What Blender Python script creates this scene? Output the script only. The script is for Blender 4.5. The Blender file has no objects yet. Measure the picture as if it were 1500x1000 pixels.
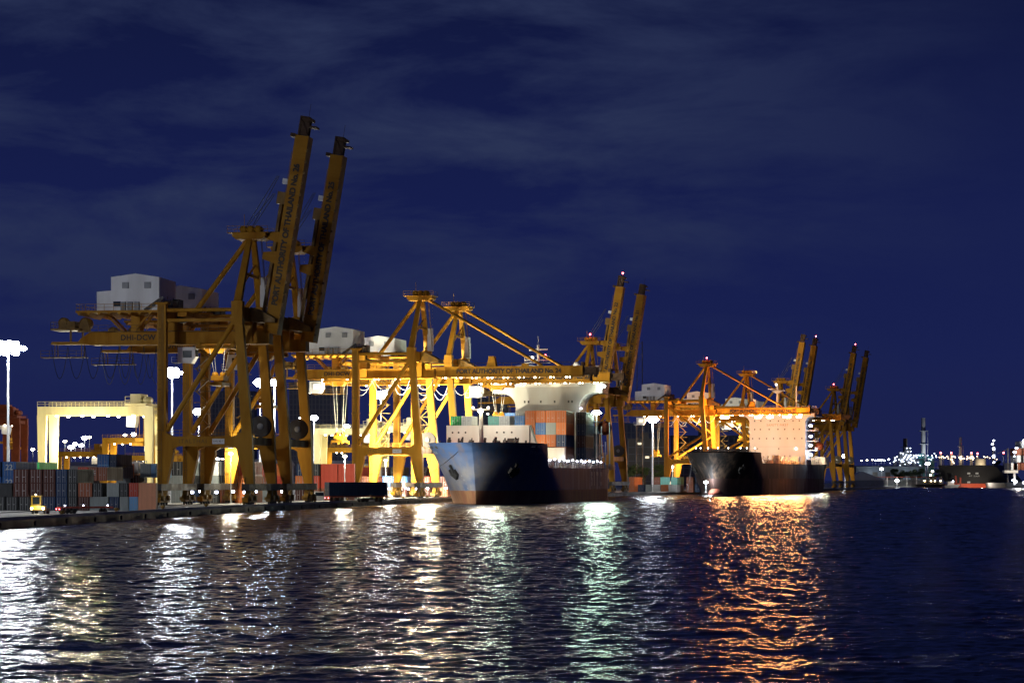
import bpy, math, random
from math import sin, cos, radians, pi, atan2, sqrt
from mathutils import Vector, Matrix
random.seed(7)
SC = bpy.context.scene
COL = SC.collection

# ---------------------------------------------------------------- camera
HC = 5.4
FPX = 85.0 / 36.0 * 1500.0
cam_d = bpy.data.cameras.new("camera")
cam_d.lens = 85.0; cam_d.sensor_width = 36.0
cam_d.shift_y = 201.5 / 1500.0
cam_d.clip_start = 0.5; cam_d.clip_end = 30000
cam = bpy.data.objects.new("camera", cam_d); COL.objects.link(cam)
cam.location = (0, 0, HC); cam.rotation_euler = (radians(90), 0, 0)
SC.camera = cam

# ---------------------------------------------------------------- world: blue hour sky with broken cloud
wd = bpy.data.worlds.new("World"); SC.world = wd; wd.use_nodes = True
nt = wd.node_tree; N = nt.nodes; L = nt.links; N.clear()
out = N.new('ShaderNodeOutputWorld'); bg = N.new('ShaderNodeBackground'); L.new(bg.outputs[0], out.inputs[0])
tc = N.new('ShaderNodeTexCoord'); sp = N.new('ShaderNodeSeparateXYZ'); L.new(tc.outputs['Generated'], sp.inputs[0])
rmp = N.new('ShaderNodeValToRGB'); L.new(sp.outputs[2], rmp.inputs[0])
e = rmp.color_ramp.elements
e[0].position = 0.0; e[0].color = (0.0118, 0.0160, 0.074, 1)
e[1].position = 1.0; e[1].color = (0.004, 0.006, 0.03, 1)
for p_, c_ in ((0.05, (0.0094, 0.0148, 0.080, 1)), (0.11, (0.0078, 0.0126, 0.072, 1)), (0.2, (0.0055, 0.0090, 0.046, 1))):
    x_ = e.new(p_); x_.color = c_
mp = N.new('ShaderNodeMapping'); mp.inputs['Scale'].default_value = (8, 8, 30); mp.inputs['Location'].default_value = (3.1, 0, 1.7)
mp.inputs['Rotation'].default_value = (0, radians(9), 0)
L.new(tc.outputs['Generated'], mp.inputs[0])
nz = N.new('ShaderNodeTexNoise'); nz.inputs['Scale'].default_value = 1.0; nz.inputs['Detail'].default_value = 8; nz.inputs['Roughness'].default_value = 0.6
nz.inputs['Distortion'].default_value = 0.3
L.new(mp.outputs[0], nz.inputs[0])
cr = N.new('ShaderNodeValToRGB'); L.new(nz.outputs[0], cr.inputs[0])
cr.color_ramp.elements[0].position = 0.40; cr.color_ramp.elements[0].color = (0, 0, 0, 1)
cr.color_ramp.elements[1].position = 0.62; cr.color_ramp.elements[1].color = (1, 1, 1, 1)
# cloud thins out towards the horizon and to the right of the view
mz = N.new('ShaderNodeMapRange'); L.new(sp.outputs[2], mz.inputs[0])
mz.inputs[1].default_value = 0.03; mz.inputs[2].default_value = 0.12; mz.inputs[3].default_value = 0.0; mz.inputs[4].default_value = 1.0
mx = N.new('ShaderNodeMapRange'); L.new(sp.outputs[0], mx.inputs[0])
mx.inputs[1].default_value = 0.02; mx.inputs[2].default_value = 0.2; mx.inputs[3].default_value = 1.0; mx.inputs[4].default_value = 0.08
m1 = N.new('ShaderNodeMath'); m1.operation = 'MULTIPLY'; L.new(mz.outputs[0], m1.inputs[0]); L.new(mx.outputs[0], m1.inputs[1])
m2 = N.new('ShaderNodeMath'); m2.operation = 'MULTIPLY'; L.new(m1.outputs[0], m2.inputs[0]); L.new(cr.outputs[0], m2.inputs[1])
mixc = N.new('ShaderNodeMix'); mixc.data_type = 'RGBA'
L.new(m2.outputs[0], mixc.inputs[0]); L.new(rmp.outputs[0], mixc.inputs[6]); mixc.inputs[7].default_value = (0.0225, 0.0325, 0.088, 1)
L.new(mixc.outputs[2], bg.inputs[0]); bg.inputs[1].default_value = 1.0

SC.view_settings.view_transform = 'Standard'; SC.view_settings.look = 'None'
SC.view_settings.exposure = 0.0; SC.view_settings.gamma = 1.0
SC.render.engine = 'CYCLES'
cy = SC.cycles
cy.use_denoising = True; cy.use_adaptive_sampling = False
cy.max_bounces = 5; cy.diffuse_bounces = 2; cy.glossy_bounces = 3; cy.transmission_bounces = 2
cy.sample_clamp_indirect = 3.0; cy.sample_clamp_direct = 0.0
cy.use_light_tree = True
cy.caustics_reflective = False; cy.caustics_refractive = False

# ---------------------------------------------------------------- helpers
def PX(x, Z): return (x - 750.0) * Z / FPX
def PW(y, Z): return (701.5 - y) * Z / FPX + HC
QH = 0.9                                   # quay top above the water
RAIL = [(120, -70), (200, -63), (260, -57.6), (340, -51), (409, -44.3), (434, -40.3), (552, -20.9), (587, -13.3), (735, 24), (768, 31.9),
        (879, 71), (962, 93.7), (1035, 115.5), (1063, 123.7), (1125, 150), (1165, 161.8), (1260, 192)]
def railx(z):
    for (a, xa), (b, xb) in zip(RAIL, RAIL[1:]):
        if z <= b or (b, xb) == RAIL[-1]:
            return xa + (xb - xa) * (z - a) / (b - a)

MATS = {}
def mat(name, col=(0.5, 0.5, 0.5), rough=0.55, metal=0.0, dirt=0.0, dcol=None, scale=0.5, emit=None, estr=0.0, streak=False, bump=0.0, spec=0.5):
    if name in MATS: return MATS[name]
    m = bpy.data.materials.new(name); m.use_nodes = True; t = m.node_tree
    b = t.nodes['Principled BSDF']
    b.inputs['Base Color'].default_value = (*col, 1); b.inputs['Roughness'].default_value = rough; b.inputs['Metallic'].default_value = metal
    b.inputs['Specular IOR Level'].default_value = spec
    if emit:
        m.cycles.emission_sampling = 'NONE'     # the lamps' light objects are sampled instead
        b.inputs['Emission Color'].default_value = (*emit, 1); b.inputs['Emission Strength'].default_value = estr
    if dirt > 0:
        c = t.nodes.new('ShaderNodeTexCoord'); mpn = t.nodes.new('ShaderNodeMapping')
        mpn.inputs['Scale'].default_value = (scale, scale, scale * (0.16 if streak else 1))
        n = t.nodes.new('ShaderNodeTexNoise'); n.inputs['Detail'].default_value = 7; n.inputs['Roughness'].default_value = 0.62; n.inputs['Scale'].default_value = 1
        r = t.nodes.new('ShaderNodeValToRGB'); r.color_ramp.elements[0].position = 0.42; r.color_ramp.elements[1].position = 0.72
        r.color_ramp.elements[0].color = (0, 0, 0, 1); r.color_ramp.elements[1].color = (dirt, dirt, dirt, 1)
        x = t.nodes.new('ShaderNodeMix'); x.data_type = 'RGBA'
        x.inputs[6].default_value = (*col, 1); x.inputs[7].default_value = (*(dcol or tuple(v * 0.35 for v in col)), 1)
        t.links.new(c.outputs['Object'], mpn.inputs[0]); t.links.new(mpn.outputs[0], n.inputs[0]); t.links.new(n.outputs[0], r.inputs[0])
        t.links.new(r.outputs[0], x.inputs[0]); t.links.new(x.outputs[2], b.inputs['Base Color'])
        n2 = t.nodes.new('ShaderNodeMapRange'); t.links.new(n.outputs[0], n2.inputs[0])
        n2.inputs[1].default_value = 0.3; n2.inputs[2].default_value = 0.7; n2.inputs[3].default_value = max(0.1, rough - 0.15); n2.inputs[4].default_value = min(1, rough + 0.2)
        t.links.new(n2.outputs[0], b.inputs['Roughness'])
        if bump:
            bp = t.nodes.new('ShaderNodeBump'); bp.inputs['Strength'].default_value = 0.6; bp.inputs['Distance'].default_value = bump
            t.links.new(n.outputs[0], bp.inputs['Height']); t.links.new(bp.outputs[0], b.inputs['Normal'])
    MATS[name] = m
    return m

M_YEL = mat('crane_yellow', (0.47, 0.228, 0.014), 0.62, spec=0.2, dirt=0.85, dcol=(0.30, 0.11, 0.008), scale=0.45, streak=True)
M_YEL2 = mat('yard_crane_cream', (0.72, 0.60, 0.26), 0.5, dirt=0.5, dcol=(0.4, 0.27, 0.1), scale=0.4, streak=True)
M_DYEL = mat('grimy_yellow', (0.24, 0.125, 0.008), 0.6, dirt=0.8, dcol=(0.06, 0.035, 0.015), scale=0.6)
M_DARK = mat('dark_steel', (0.035, 0.032, 0.03), 0.6, dirt=0.6, dcol=(0.07, 0.04, 0.02), scale=0.8)
M_BLACK = mat('black_rubber', (0.012, 0.012, 0.012), 0.7)
M_WHITE = mat('white_cladding', (0.86, 0.86, 0.85), 0.5, dirt=0.35, dcol=(0.42, 0.40, 0.36), scale=0.35, streak=True)
M_SHIPW = mat('ship_white_paint', (0.70, 0.66, 0.58), 0.5, dirt=0.4, dcol=(0.5, 0.38, 0.25), scale=0.3, streak=True)
M_GREY = mat('grey_paint', (0.28, 0.29, 0.30), 0.55, dirt=0.4, scale=0.5)
M_GLASS = mat('dark_glass', (0.02, 0.03, 0.04), 0.08)
M_TEXT = mat('brown_black_lettering', (0.035, 0.022, 0.012), 0.6)
M_TEXTW = mat('pale_lettering', (0.5, 0.52, 0.5), 0.6)
M_CONC = mat('quay_concrete', (0.42, 0.41, 0.38), 0.8, dirt=0.7, dcol=(0.12, 0.115, 0.105), scale=0.12, bump=0.02)
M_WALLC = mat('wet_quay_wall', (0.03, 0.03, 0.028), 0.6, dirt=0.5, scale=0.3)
M_RED = mat('red_oxide', (0.35, 0.05, 0.025), 0.6, dirt=0.5, scale=0.3)
M_ORANGE = mat('orange_paint', (0.15, 0.030, 0.007), 0.6, spec=0.2, dirt=0.5, scale=0.5)
M_ROPE = mat('steel_rope', (0.10, 0.10, 0.10), 0.5)
M_CABLE = mat('pale_festoon_cable', (0.45, 0.44, 0.40), 0.5)
E_W = mat('lamp_cool_white', (1, 1, 1), emit=(0.92, 0.97, 1.0), estr=40)
E_WW = mat('lamp_warm_white', (1, 1, 1), emit=(1.0, 0.86, 0.58), estr=22)
E_OR = mat('lamp_orange', (1, 1, 1), emit=(1.0, 0.62, 0.25), estr=60)
E_GR = mat('lamp_greenish_white', (1, 1, 1), emit=(0.85, 1.0, 0.9), estr=55)
E_RED = mat('lamp_red', (1, 0.2, 0.2), emit=(1.0, 0.10, 0.12), estr=25)
E_DIM = mat('lamp_dim_white', (1, 1, 1), emit=(1.0, 0.93, 0.8), estr=8)
E_BLUE = mat('lamp_bluish_white', (1, 1, 1), emit=(0.72, 0.78, 1.0), estr=18)
E_FAR = mat('lamp_far_bluish', (1, 1, 1), emit=(0.72, 0.80, 1.0), estr=6)
E_FARW = mat('lamp_far_warm', (1, 1, 1), emit=(1.0, 0.72, 0.42), estr=7)
E_WIN = mat('lit_window', (1, 1, 1), emit=(1.0, 0.85, 0.55), estr=1.2)

class MB:
    def __init__(s): s.v = []; s.f = []; s.sm = []; s.mi = []; s.m = 0
    def add(s, vs, fs, smooth=False):
        o = len(s.v); s.v += [tuple(v) for v in vs]
        for f in fs: s.f.append([i + o for i in f]); s.sm.append(smooth); s.mi.append(s.m)
        return s
    def box(s, x0, x1, y0, y1, z0, z1):
        vs = [(x0, y0, z0), (x1, y0, z0), (x1, y1, z0), (x0, y1, z0), (x0, y0, z1), (x1, y0, z1), (x1, y1, z1), (x0, y1, z1)]
        return s.add(vs, [(0, 3, 2, 1), (4, 5, 6, 7), (0, 1, 5, 4), (1, 2, 6, 5), (2, 3, 7, 6), (3, 0, 4, 7)])
    def cbox(s, c, d): return s.box(c[0] - d[0] / 2, c[0] + d[0] / 2, c[1] - d[1] / 2, c[1] + d[1] / 2, c[2] - d[2] / 2, c[2] + d[2] / 2)
    def beam(s, a, b, w, h=None, w2=None, h2=None):
        """rectangular member from a to b; w = size across y-ish, h = size in the other direction"""
        h = w if h is None else h; w2 = w if w2 is None else w2; h2 = h if h2 is None else h2
        a = Vector(a); b = Vector(b); d = (b - a).normalized()
        ref = Vector((0, 1, 0)) if abs(d.y) < 0.9 else Vector((0, 0, 1))
        sx = (ref - d * ref.dot(d)).normalized(); sy = d.cross(sx)
        vs = []
        for p, ww, hh in ((a, w, h), (b, w2, h2)):
            for i, j in ((-1, -1), (1, -1), (1, 1), (-1, 1)): vs.append(p + sx * (i * ww / 2) + sy * (j * hh / 2))
        return s.add(vs, [(0, 1, 2, 3), (7, 6, 5, 4), (0, 4, 5, 1), (1, 5, 6, 2), (2, 6, 7, 3), (3, 7, 4, 0)])
    def tube(s, a, b, r, n=8, r2=None, cap=True):
        r2 = r if r2 is None else r2
        a = Vector(a); b = Vector(b); d = (b - a).normalized()
        ref = Vector((0, 0, 1)) if abs(d.z) < 0.9 else Vector((1, 0, 0))
        sx = d.cross(ref).normalized(); sy = d.cross(sx)
        vs = []
        for p, rr in ((a, r), (b, r2)):
            for k in range(n):
                t = 2 * pi * k / n; vs.append(p + sx * (cos(t) * rr) + sy * (sin(t) * rr))
        s.add(vs, [(k, (k + 1) % n, n + (k + 1) % n, n + k) for k in range(n)], True)
        if cap: s.add(vs, [tuple(reversed(range(n))), tuple(range(n, 2 * n))])
        return s
    def path(s, pts, r, n=6):
        for a, b in zip(pts, pts[1:]): s.tube(a, b, r, n, cap=False)
        return s
    def prism(s, poly, y0, y1, ax='y'):
        """polygon given in (x,z) extruded along y (ax='y'), or in (y,z) extruded along x"""
        n = len(poly)
        if ax == 'y': vs = [(p[0], y0, p[1]) for p in poly] + [(p[0], y1, p[1]) for p in poly]
        elif ax == 'x': vs = [(y0, p[0], p[1]) for p in poly] + [(y1, p[0], p[1]) for p in poly]
        else: vs = [(p[0], p[1], y0) for p in poly] + [(p[0], p[1], y1) for p in poly]
        return s.add(vs, [tuple(range(n)), tuple(reversed(range(n, 2 * n)))] + [(i, n + i, n + (i + 1) % n, (i + 1) % n) for i in range(n)])
    def lathe(s, c, prof, n=16, ax='z'):
        vs = []; c = Vector(c)
        for r, h in prof:
            for k in range(n):
                t = 2 * pi * k / n
                vs.append(c + (Vector((r * cos(t), r * sin(t), h)) if ax == 'z' else Vector((r * cos(t), h, r * sin(t)))))
        fs = []
        for i in range(len(prof) - 1):
            for k in range(n): fs.append((i * n + k, i * n + (k + 1) % n, (i + 1) * n + (k + 1) % n, (i + 1) * n + k))
        s.add(vs, fs, True)
        m = len(prof) - 1
        return s.add(vs, [tuple(reversed(range(n))), tuple(range(m * n, m * n + n))])
    def rail(s, pts, h=1.1, step=1.6, r=0.035):
        """hand rail with stanchions along a polyline"""
        for a, b in zip(pts, pts[1:]):
            a = Vector(a); b = Vector(b); n = max(1, int((b - a).length / step))
            for k in range(n + 1):
                p = a.lerp(b, k / n); s.beam(p, p + Vector((0, 0, h)), r * 1.6)
            for q in (h, h * 0.5): s.beam(a + Vector((0, 0, q)), b + Vector((0, 0, q)), r * 1.6)
        return s
    def mesh(s, name, mats):
        me = bpy.data.meshes.new(name); me.from_pydata(s.v, [], s.f)
        me.polygons.foreach_set('use_smooth', s.sm); me.polygons.foreach_set('material_index', s.mi)
        for m in (mats if isinstance(mats, (list, tuple)) else [mats]): me.materials.append(m)
        me.update(); me.validate()
        import bmesh
        bm = bmesh.new(); bm.from_mesh(me); bmesh.ops.recalc_face_normals(bm, faces=bm.faces); bm.to_mesh(me); bm.free()
        return me
    def build(s, name, mats, parent=None, loc=None):
        return link(name, s.mesh(name, mats), parent, loc)

def link(name, me, parent=None, loc=None, rot=None):
    o = bpy.data.objects.new(name, me); COL.objects.link(o)
    if parent: o.parent = parent
    if loc: o.location = loc
    if rot: o.rotation_euler = rot
    return o
def tag(o, label=None, cat=None, group=None, kind=None):
    if label:
        o['label'] = label
    if cat: o['category'] = cat
    if group: o['group'] = group
    if kind: o['kind'] = kind
    return o
def thing(name, label, cat, loc=(0, 0, 0), rz=0.0, group=None):
    o = bpy.data.objects.new(name, None); COL.objects.link(o); o.empty_display_size = 0.5
    o.location = loc; o.rotation_euler = (0, 0, rz)
    return tag(o, label, cat, group)
CACHE = {}
def cached(key, fn, name, mats, parent, loc=None, rot=None):
    if key not in CACHE:
        mb = MB(); fn(mb); CACHE[key] = mb.mesh(name, mats)
    return link(name, CACHE[key], parent, loc, rot)
def text_mesh(body, size, ext=0.02, bold=0.0, spacing=1.0):
    key = ('text', body, size, bold, spacing)
    if key in CACHE: return CACHE[key]
    cu = bpy.data.curves.new('t', 'FONT'); cu.body = body; cu.size = size; cu.extrude = 0
    cu.align_x = 'CENTER'; cu.align_y = 'CENTER'; cu.space_character = spacing
    ob = bpy.data.objects.new('t', cu); COL.objects.link(ob)
    dg = bpy.context.evaluated_depsgraph_get(); me = bpy.data.meshes.new_from_object(ob.evaluated_get(dg))
    bpy.data.objects.remove(ob)
    # heavier strokes: the same glyphs laid a little to the side, each copy a few millimetres proud of the last
    vs = [v.co.copy() for v in me.vertices]; fs = [list(p.vertices) for p in me.polygons]; mb = MB()
    k = bold * size * 0.55
    for q, (dx, dy) in enumerate([(0, 0)] if bold <= 0 else [(-k, -k), (k, k), (-k, k), (k, -k), (0, 0)]):
        mb.add([(v.x + dx, v.y + dy, 0.006 * q) for v in vs], fs)
    me = bpy.data.meshes.new('lettering'); me.from_pydata(mb.v, [], mb.f); CACHE[key] = me; return me
def text(body, size, m, parent, loc, rot=(pi / 2, 0, 0), bold=0.0, spacing=1.0, name='lettering'):
    me = text_mesh(body, size, 0.02, bold, spacing)
    me.materials.clear(); me.materials.append(m)
    return link(name, me, parent, loc, rot)
def lamp_light(parent, loc, power, col=(1, 0.93, 0.8), radius=0.6, spot=None, direction=(0, 0, -1), blend=0.6):
    d = bpy.data.lights.new('lamp_light', 'SPOT' if spot else 'POINT'); d.energy = power; d.color = col; d.shadow_soft_size = radius
    if spot: d.spot_size = radians(spot); d.spot_blend = blend
    o = bpy.data.objects.new('lamp_light', d); COL.objects.link(o); o.parent = parent; o.location = loc
    if spot: o.rotation_euler = Vector(direction).to_track_quat('-Z', 'Y').to_euler()
    return o

# ---------------------------------------------------------------- water
import numpy as np
def make_water():
    m = bpy.data.materials.new('river_water'); m.use_nodes = True; t = m.node_tree; b = t.nodes['Principled BSDF']
    b.inputs['Base Color'].default_value = (0.004, 0.006, 0.020, 1); b.inputs['Roughness'].default_value = WATER_ROUGH; b.inputs['IOR'].default_value = 1.33; b.inputs['Specular IOR Level'].default_value = 0.34
    c = t.nodes.new('ShaderNodeTexCoord'); mpn = t.nodes.new('ShaderNodeMapping'); mpn.inputs['Scale'].default_value = (9.0, 13.0, 1)
    n = t.nodes.new('ShaderNodeTexNoise'); n.inputs['Scale'].default_value = 1; n.inputs['Detail'].default_value = 3
    t.links.new(c.outputs['Object'], mpn.inputs[0]); t.links.new(mpn.outputs[0], n.inputs[0])
    bp = t.nodes.new('ShaderNodeBump'); bp.inputs['Strength'].default_value = 1; bp.inputs['Distance'].default_value = 0.018
    t.links.new(n.outputs[0], bp.inputs['Height']); t.links.new(bp.outputs[0], b.inputs['Normal'])
    # rippled sheet: rows get wider apart with distance, as far as the far bank
    rng = np.random.default_rng(11)
    nc = 600; y = [54.0]
    while y[-1] < 1900: y.append(y[-1] * 1.0013)
    y = np.array(y); nr = len(y)
    u = np.linspace(-0.27, 0.27, nc)
    Y = np.repeat(y[:, None], nc, 1); X = Y * u[None, :]
    X = X + (rng.random(X.shape) - 0.5) * 0.0009 * Y; Y = Y + (rng.random(Y.shape) - 0.5) * 0.0016 * Y
    Zz = np.zeros_like(X); NW = 90; LS_ = 90.0
    sc_ = 1 + Y / LS_; wY = LS_ * np.log(sc_); wX = X / sc_
    for k in range(64):          # short wind ripples, coarser with distance
        lam = 0.17 * (1.0 / 0.17) ** (k / 63); th = rng.normal(0, 1.0); kk = 2 * np.pi / lam
        a = 0.096 * np.sqrt(2 / 64) / kk * (0.4 + 0.6 * (1 + np.sin(X / 19 + k) * np.sin(Y / 14 + 2 * k)))
        Zz += a * sc_ * np.sin(kk * (np.sin(th) * wX + np.cos(th) * wY) + rng.random() * 6.283)
    for k in range(34):          # longer harbour waves
        lam = 1.2 * (10 / 1.2) ** (k / 33); th = rng.normal(0, 0.8); kk = 2 * np.pi / lam
        a = 0.036 * np.sqrt(2 / 34) / kk
        Zz += a * np.sin(kk * (np.sin(th) * X + np.cos(th) * Y) + rng.random() * 6.283)
    co = np.stack([X, Y, Zz], -1).reshape(-1, 3).astype(np.float32)
    i, j = np.meshgrid(np.arange(nr - 1), np.arange(nc - 1), indexing='ij'); q = (i * nc + j).ravel()
    F = np.stack([q, q + 1, q + nc + 1, q + nc], -1).astype(np.int32)
    me = bpy.data.meshes.new('river_water'); me.vertices.add(len(co)); me.vertices.foreach_set('co', co.ravel())
    me.loops.add(F.size); me.loops.foreach_set('vertex_index', F.ravel())
    me.polygons.add(len(F)); me.polygons.foreach_set('loop_start', np.arange(0, F.size, 4, dtype=np.int32)); me.polygons.foreach_set('loop_total', np.full(len(F), 4, np.int32))
    me.polygons.foreach_set('use_smooth', np.ones(len(F), bool)); me.materials.append(m); me.update(calc_edges=True)
    o = link('river_water', me); tag(o, kind='structure')
    mb = MB(); mb.add([(-3000, -60, -0.35), (9000, -60, -0.35), (9000, 9000, -0.35), (-3000, 9000, -0.35)], [(0, 1, 2, 3)])
    o = mb.build('deep_river_water', m); tag(o, kind='structure')
HAZE = 0.0
WATER_SLOPE = 0.085; WATER_ROUGH = 0.17
make_water()

# ---------------------------------------------------------------- quay and land
def make_land():
    # inner edge far to the left, water edge follows the rail
    edge = []
    for i, (z, x) in enumerate(RAIL):
        z2, x2 = RAIL[min(i + 1, len(RAIL) - 1)]; z1, x1 = RAIL[max(i - 1, 0)]
        d = Vector((x2 - x1, z2 - z1)).normalized(); edge.append((x + d.y * 2.4, z - d.x * 2.4))
    poly = [(-700, 120)] + edge + [(222, 1400), (232, 1700), (520, 1760), (3500, 1760), (3500, 2600), (-1500, 2600)]
    n = len(poly)
    top = MB(); top.add([(p[0], p[1], QH) for p in poly], [tuple(range(n))])
    o = top.build('quay_ground', M_CONC); tag(o, kind='structure')
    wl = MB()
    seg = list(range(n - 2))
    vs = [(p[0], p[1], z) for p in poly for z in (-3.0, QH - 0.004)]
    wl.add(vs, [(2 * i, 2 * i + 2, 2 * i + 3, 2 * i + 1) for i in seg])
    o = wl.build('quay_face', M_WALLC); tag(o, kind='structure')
    # cope kerb along the quay edge
    kb = MB()
    for a, b in zip(edge, edge[1:]):
        kb.beam((a[0] - 0.25, a[1], QH + 0.13), (b[0] - 0.25, b[1], QH + 0.13), 0.45, 0.25)
    o = kb.build('quay_kerb', M_CONC); tag(o, kind='structure')
    # painted yellow stripe, crane rails
    rl = MB()
    for off in (0.0, -15.24):
        for (z, x), (z2, x2) in zip(RAIL, RAIL[1:]):
            rl.beam((x + off, z, QH + 0.05), (x2 + off, z2, QH + 0.05), 0.12, 0.1)
    o = rl.build('crane_rail', M_DARK); tag(o, kind='structure')
    return edge
EDGE = make_land()

def make_fenders():
    k = 0
    pts = []
    for a, b in zip(EDGE, EDGE[1:]):
        a = Vector(a); b = Vector(b); n = max(1, int((b - a).length / 12))
        for i in range(n): pts.append((a.lerp(b, i / n), (b - a).normalized()))
    pts = [p for p in pts if 225 < p[0].y < 560]
    for i, (p, d) in enumerate(pts):
        o = cached('fender', lambda m: m.lathe((0, 0, 0), [(0.15, -0.1), (0.26, -0.12), (0.32, 0), (0.26, 0.12), (0.15, 0.1)], 14, 'y'), 'tyre_fender', M_BLACK, None)
        o.location = (p.x + 0.25, p.y, 0.42); o.rotation_euler = (0, 0, atan2(d.y, d.x))
        tag(o, 'black tyre fender hanging on the dark quay wall at the water line', 'fender', 'tyre fenders along the quay wall')
    for i in range(0, len(pts), 2):
        p, d = pts[i]
        o = cached('bollard', lambda m: m.lathe((0, 0, 0), [(0.3, 0), (0.24, 0.1), (0.2, 0.45), (0.36, 0.55), (0.34, 0.72), (0.15, 0.78)], 12), 'mooring_bollard', M_DYEL, None)
        o.location = (p.x - 0.9, p.y + 3, QH)
        tag(o, 'squat iron mooring bollard standing on the quay edge', 'bollard', 'bollards along the quay edge')
make_fenders()

# ---------------------------------------------------------------- ship-to-shore cranes
def arcpts(cx, cz, r, a0, a1, n=6):
    return [(cx + r * cos(radians(a0 + (a1 - a0) * k / n)), cz + r * sin(radians(a0 + (a1 - a0) * k / n))) for k in range(n + 1)]

LS, WS, WT = -7.62, 7.62, 5.5          # landside leg, waterside leg foot, waterside leg head
GB, GT = 27.9, 30.0                    # girder bottom and top
def crane(label, X, Z, num, up=False, kbrace=False, trolley=-3.0, drop=21.0, lit=1, red=(), group='ship to shore gantry cranes on the quay', boomlamps=False, flood=None, tailtext='DHI-DCW'):
    # heading of the rail here
    hd = atan2(railx(Z + 20) - railx(Z - 12), 32.0)
    d = (sin(hd), cos(hd)); r = (cos(hd), -sin(hd))
    cx = X - r[0] * WS + d[0] * 8; cz = Z - r[1] * WS + d[1] * 8
    T = thing('gantry_crane', label, 'gantry crane', (cx, cz, QH), -hd, group)
    Y = M_YEL
    # legs: near (-8) and far (+8) frame
    for v in (-8, 8):
        y0, y1 = v - 0.65, v + 0.65
        def ls_leg(m, y0=y0, y1=y1):
            m.prism([(LS - 0.75, 3.7), (LS + 0.85, 3.7)] + [(LS + 2.0, 9.0), (LS + 1.75, 11.85), (LS + 0.75, 12.4), (LS + 0.75, 34.2), (LS - 0.75, 34.2)], y0, y1)
            m.box(LS - 1.15, LS + 1.15, y0 - 0.25, y1 + 0.25, 34.2, 34.5)
            for z in (14.5, 19.5, 24.5, 30.9): m.box(LS - 0.83, LS + 0.83, y0 - 0.08, y1 + 0.08, z, z + 0.16)
        cached(('ls', v), ls_leg, 'leg', Y, T)
        def ws_leg(m, y0=y0, y1=y1):
            m.prism([(WS - 0.8, 3.7), (WS + 0.75, 3.7), (WS + 0.45, 12.0), (WT + 0.65, 34.2), (WT - 0.7, 34.2), (WS - 1.35, 12.4), (WS - 2.3, 11.9), (WS - 2.1, 9.0)], y0, y1)
            m.box(WT - 0.95, WT + 0.95, y0 - 0.2, y1 + 0.2, 30.6, 34.6)
        cached(('ws', v), ws_leg, 'leg', Y, T)
        def tray(m, v=v, y0=y0):
            m.box(LS + 0.2, LS + 0.32, y0 - 0.12, y0 - 0.003, 12.6, 33.9).box(LS - 0.42, LS - 0.36, y0 - 0.3, y0 - 0.24, 3.8, 33.9).box(LS - 0.02, LS + 0.04, y0 - 0.3, y0 - 0.24, 3.8, 33.9)
            for k in range(38): m.box(LS - 0.36, LS - 0.02, y0 - 0.3, y0 - 0.24, 4.2 + 0.78 * k, 4.26 + 0.78 * k)
            for k in range(8): m.box(LS - 0.6, LS + 0.3, y0 - 0.75, y0 - 0.7, 6 + 3.4 * k, 6.1 + 3.4 * k)
        cached(('tray', v), tray, 'leg_ladder', M_DYEL, T)
        def portal(m, v=v):
            a = [(LS + 0.72, 11.75), (LS + 1.3, 8.6)] + arcpts(LS + 3.1, 8.6, 1.5, 180, 90) + arcpts(WS - 3.3, 8.6, 1.5, 90, 0) + [(WS - 1.3, 8.6), (WS - 0.9, 11.75)]
            m.prism(a, v - 0.55, v + 0.55)
            m.rail([(LS + 1.4, v - 0.5, 11.75), (WS - 1.9, v - 0.5, 11.75)])
        cached(('portal', v), portal, 'portal_beam', Y, T)
        cached(('topbeam', v), lambda m, v=v: m.tube((LS + 0.7, v, 33.2), (WT - 0.6, v, 33.2), 0.33, 10), 'top_tie', Y, T)
        cached(('topbeam2', v), lambda m, v=v: m.box(LS + 0.7, WT - 0.7, v - 0.3, v + 0.3, 31.2, 31.7), 'top_beam', Y, T)
        if kbrace:
            cached(('kb', v), lambda m, v=v: m.tube((LS + 0.6, v, 30.8), (6.5, v, 21.0), 0.42, 10).tube((6.5, v, 20.6), (LS + 0.9, v, 12.6), 0.42, 10), 'brace', Y, T)
        else:
            cached(('db', v), lambda m, v=v: m.tube((WT - 0.4, v, 31.6), (LS + 0.7, v, 12.7), 0.45, 10), 'brace', Y, T)
        if v < 0:
            cached('sign', lambda m: m.box(1.2, 3.3, -8.62, -8.56, 10.45, 11.35), 'sign_board', M_WHITE, T)
            text('ITALTHAI', 0.95, M_DYEL, T, (-2.2, -8.58, 10.9), bold=0.02, spacing=1.25)
            text('SWL 40 T', 0.42, M_TEXT, T, (2.25, -8.64, 10.9))
    # cross members along the rail direction
    def side(m, u, z, w, h): m.box(u - w / 2, u + w / 2, -7.35, 7.35, z - h / 2, z + h / 2)
    cached('sb1', lambda m: (side(m, LS, 11.0, 1.1, 1.3)), 'side_beam', Y, T)
    cached('sb2', lambda m: (side(m, WS - 0.6, 11.0, 1.1, 1.3)), 'side_beam', Y, T)
    cached('sb3', lambda m: (side(m, LS, 32.6, 1.3, 1.9)), 'cross_beam', Y, T)
    cached('sb4', lambda m: (side(m, WT, 32.6, 1.4, 2.4)), 'cross_beam', Y, T)
    # hangers that carry the girder
    for u in (LS, WT):
        for v in (-1.575, 1.575): cached(('hang', u, v), lambda m, u=u, v=v: m.box(u - 0.9, u + 0.9, v - 0.125, v + 0.125, GB + 0.2, 32.2), 'hanger', Y, T)
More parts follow.
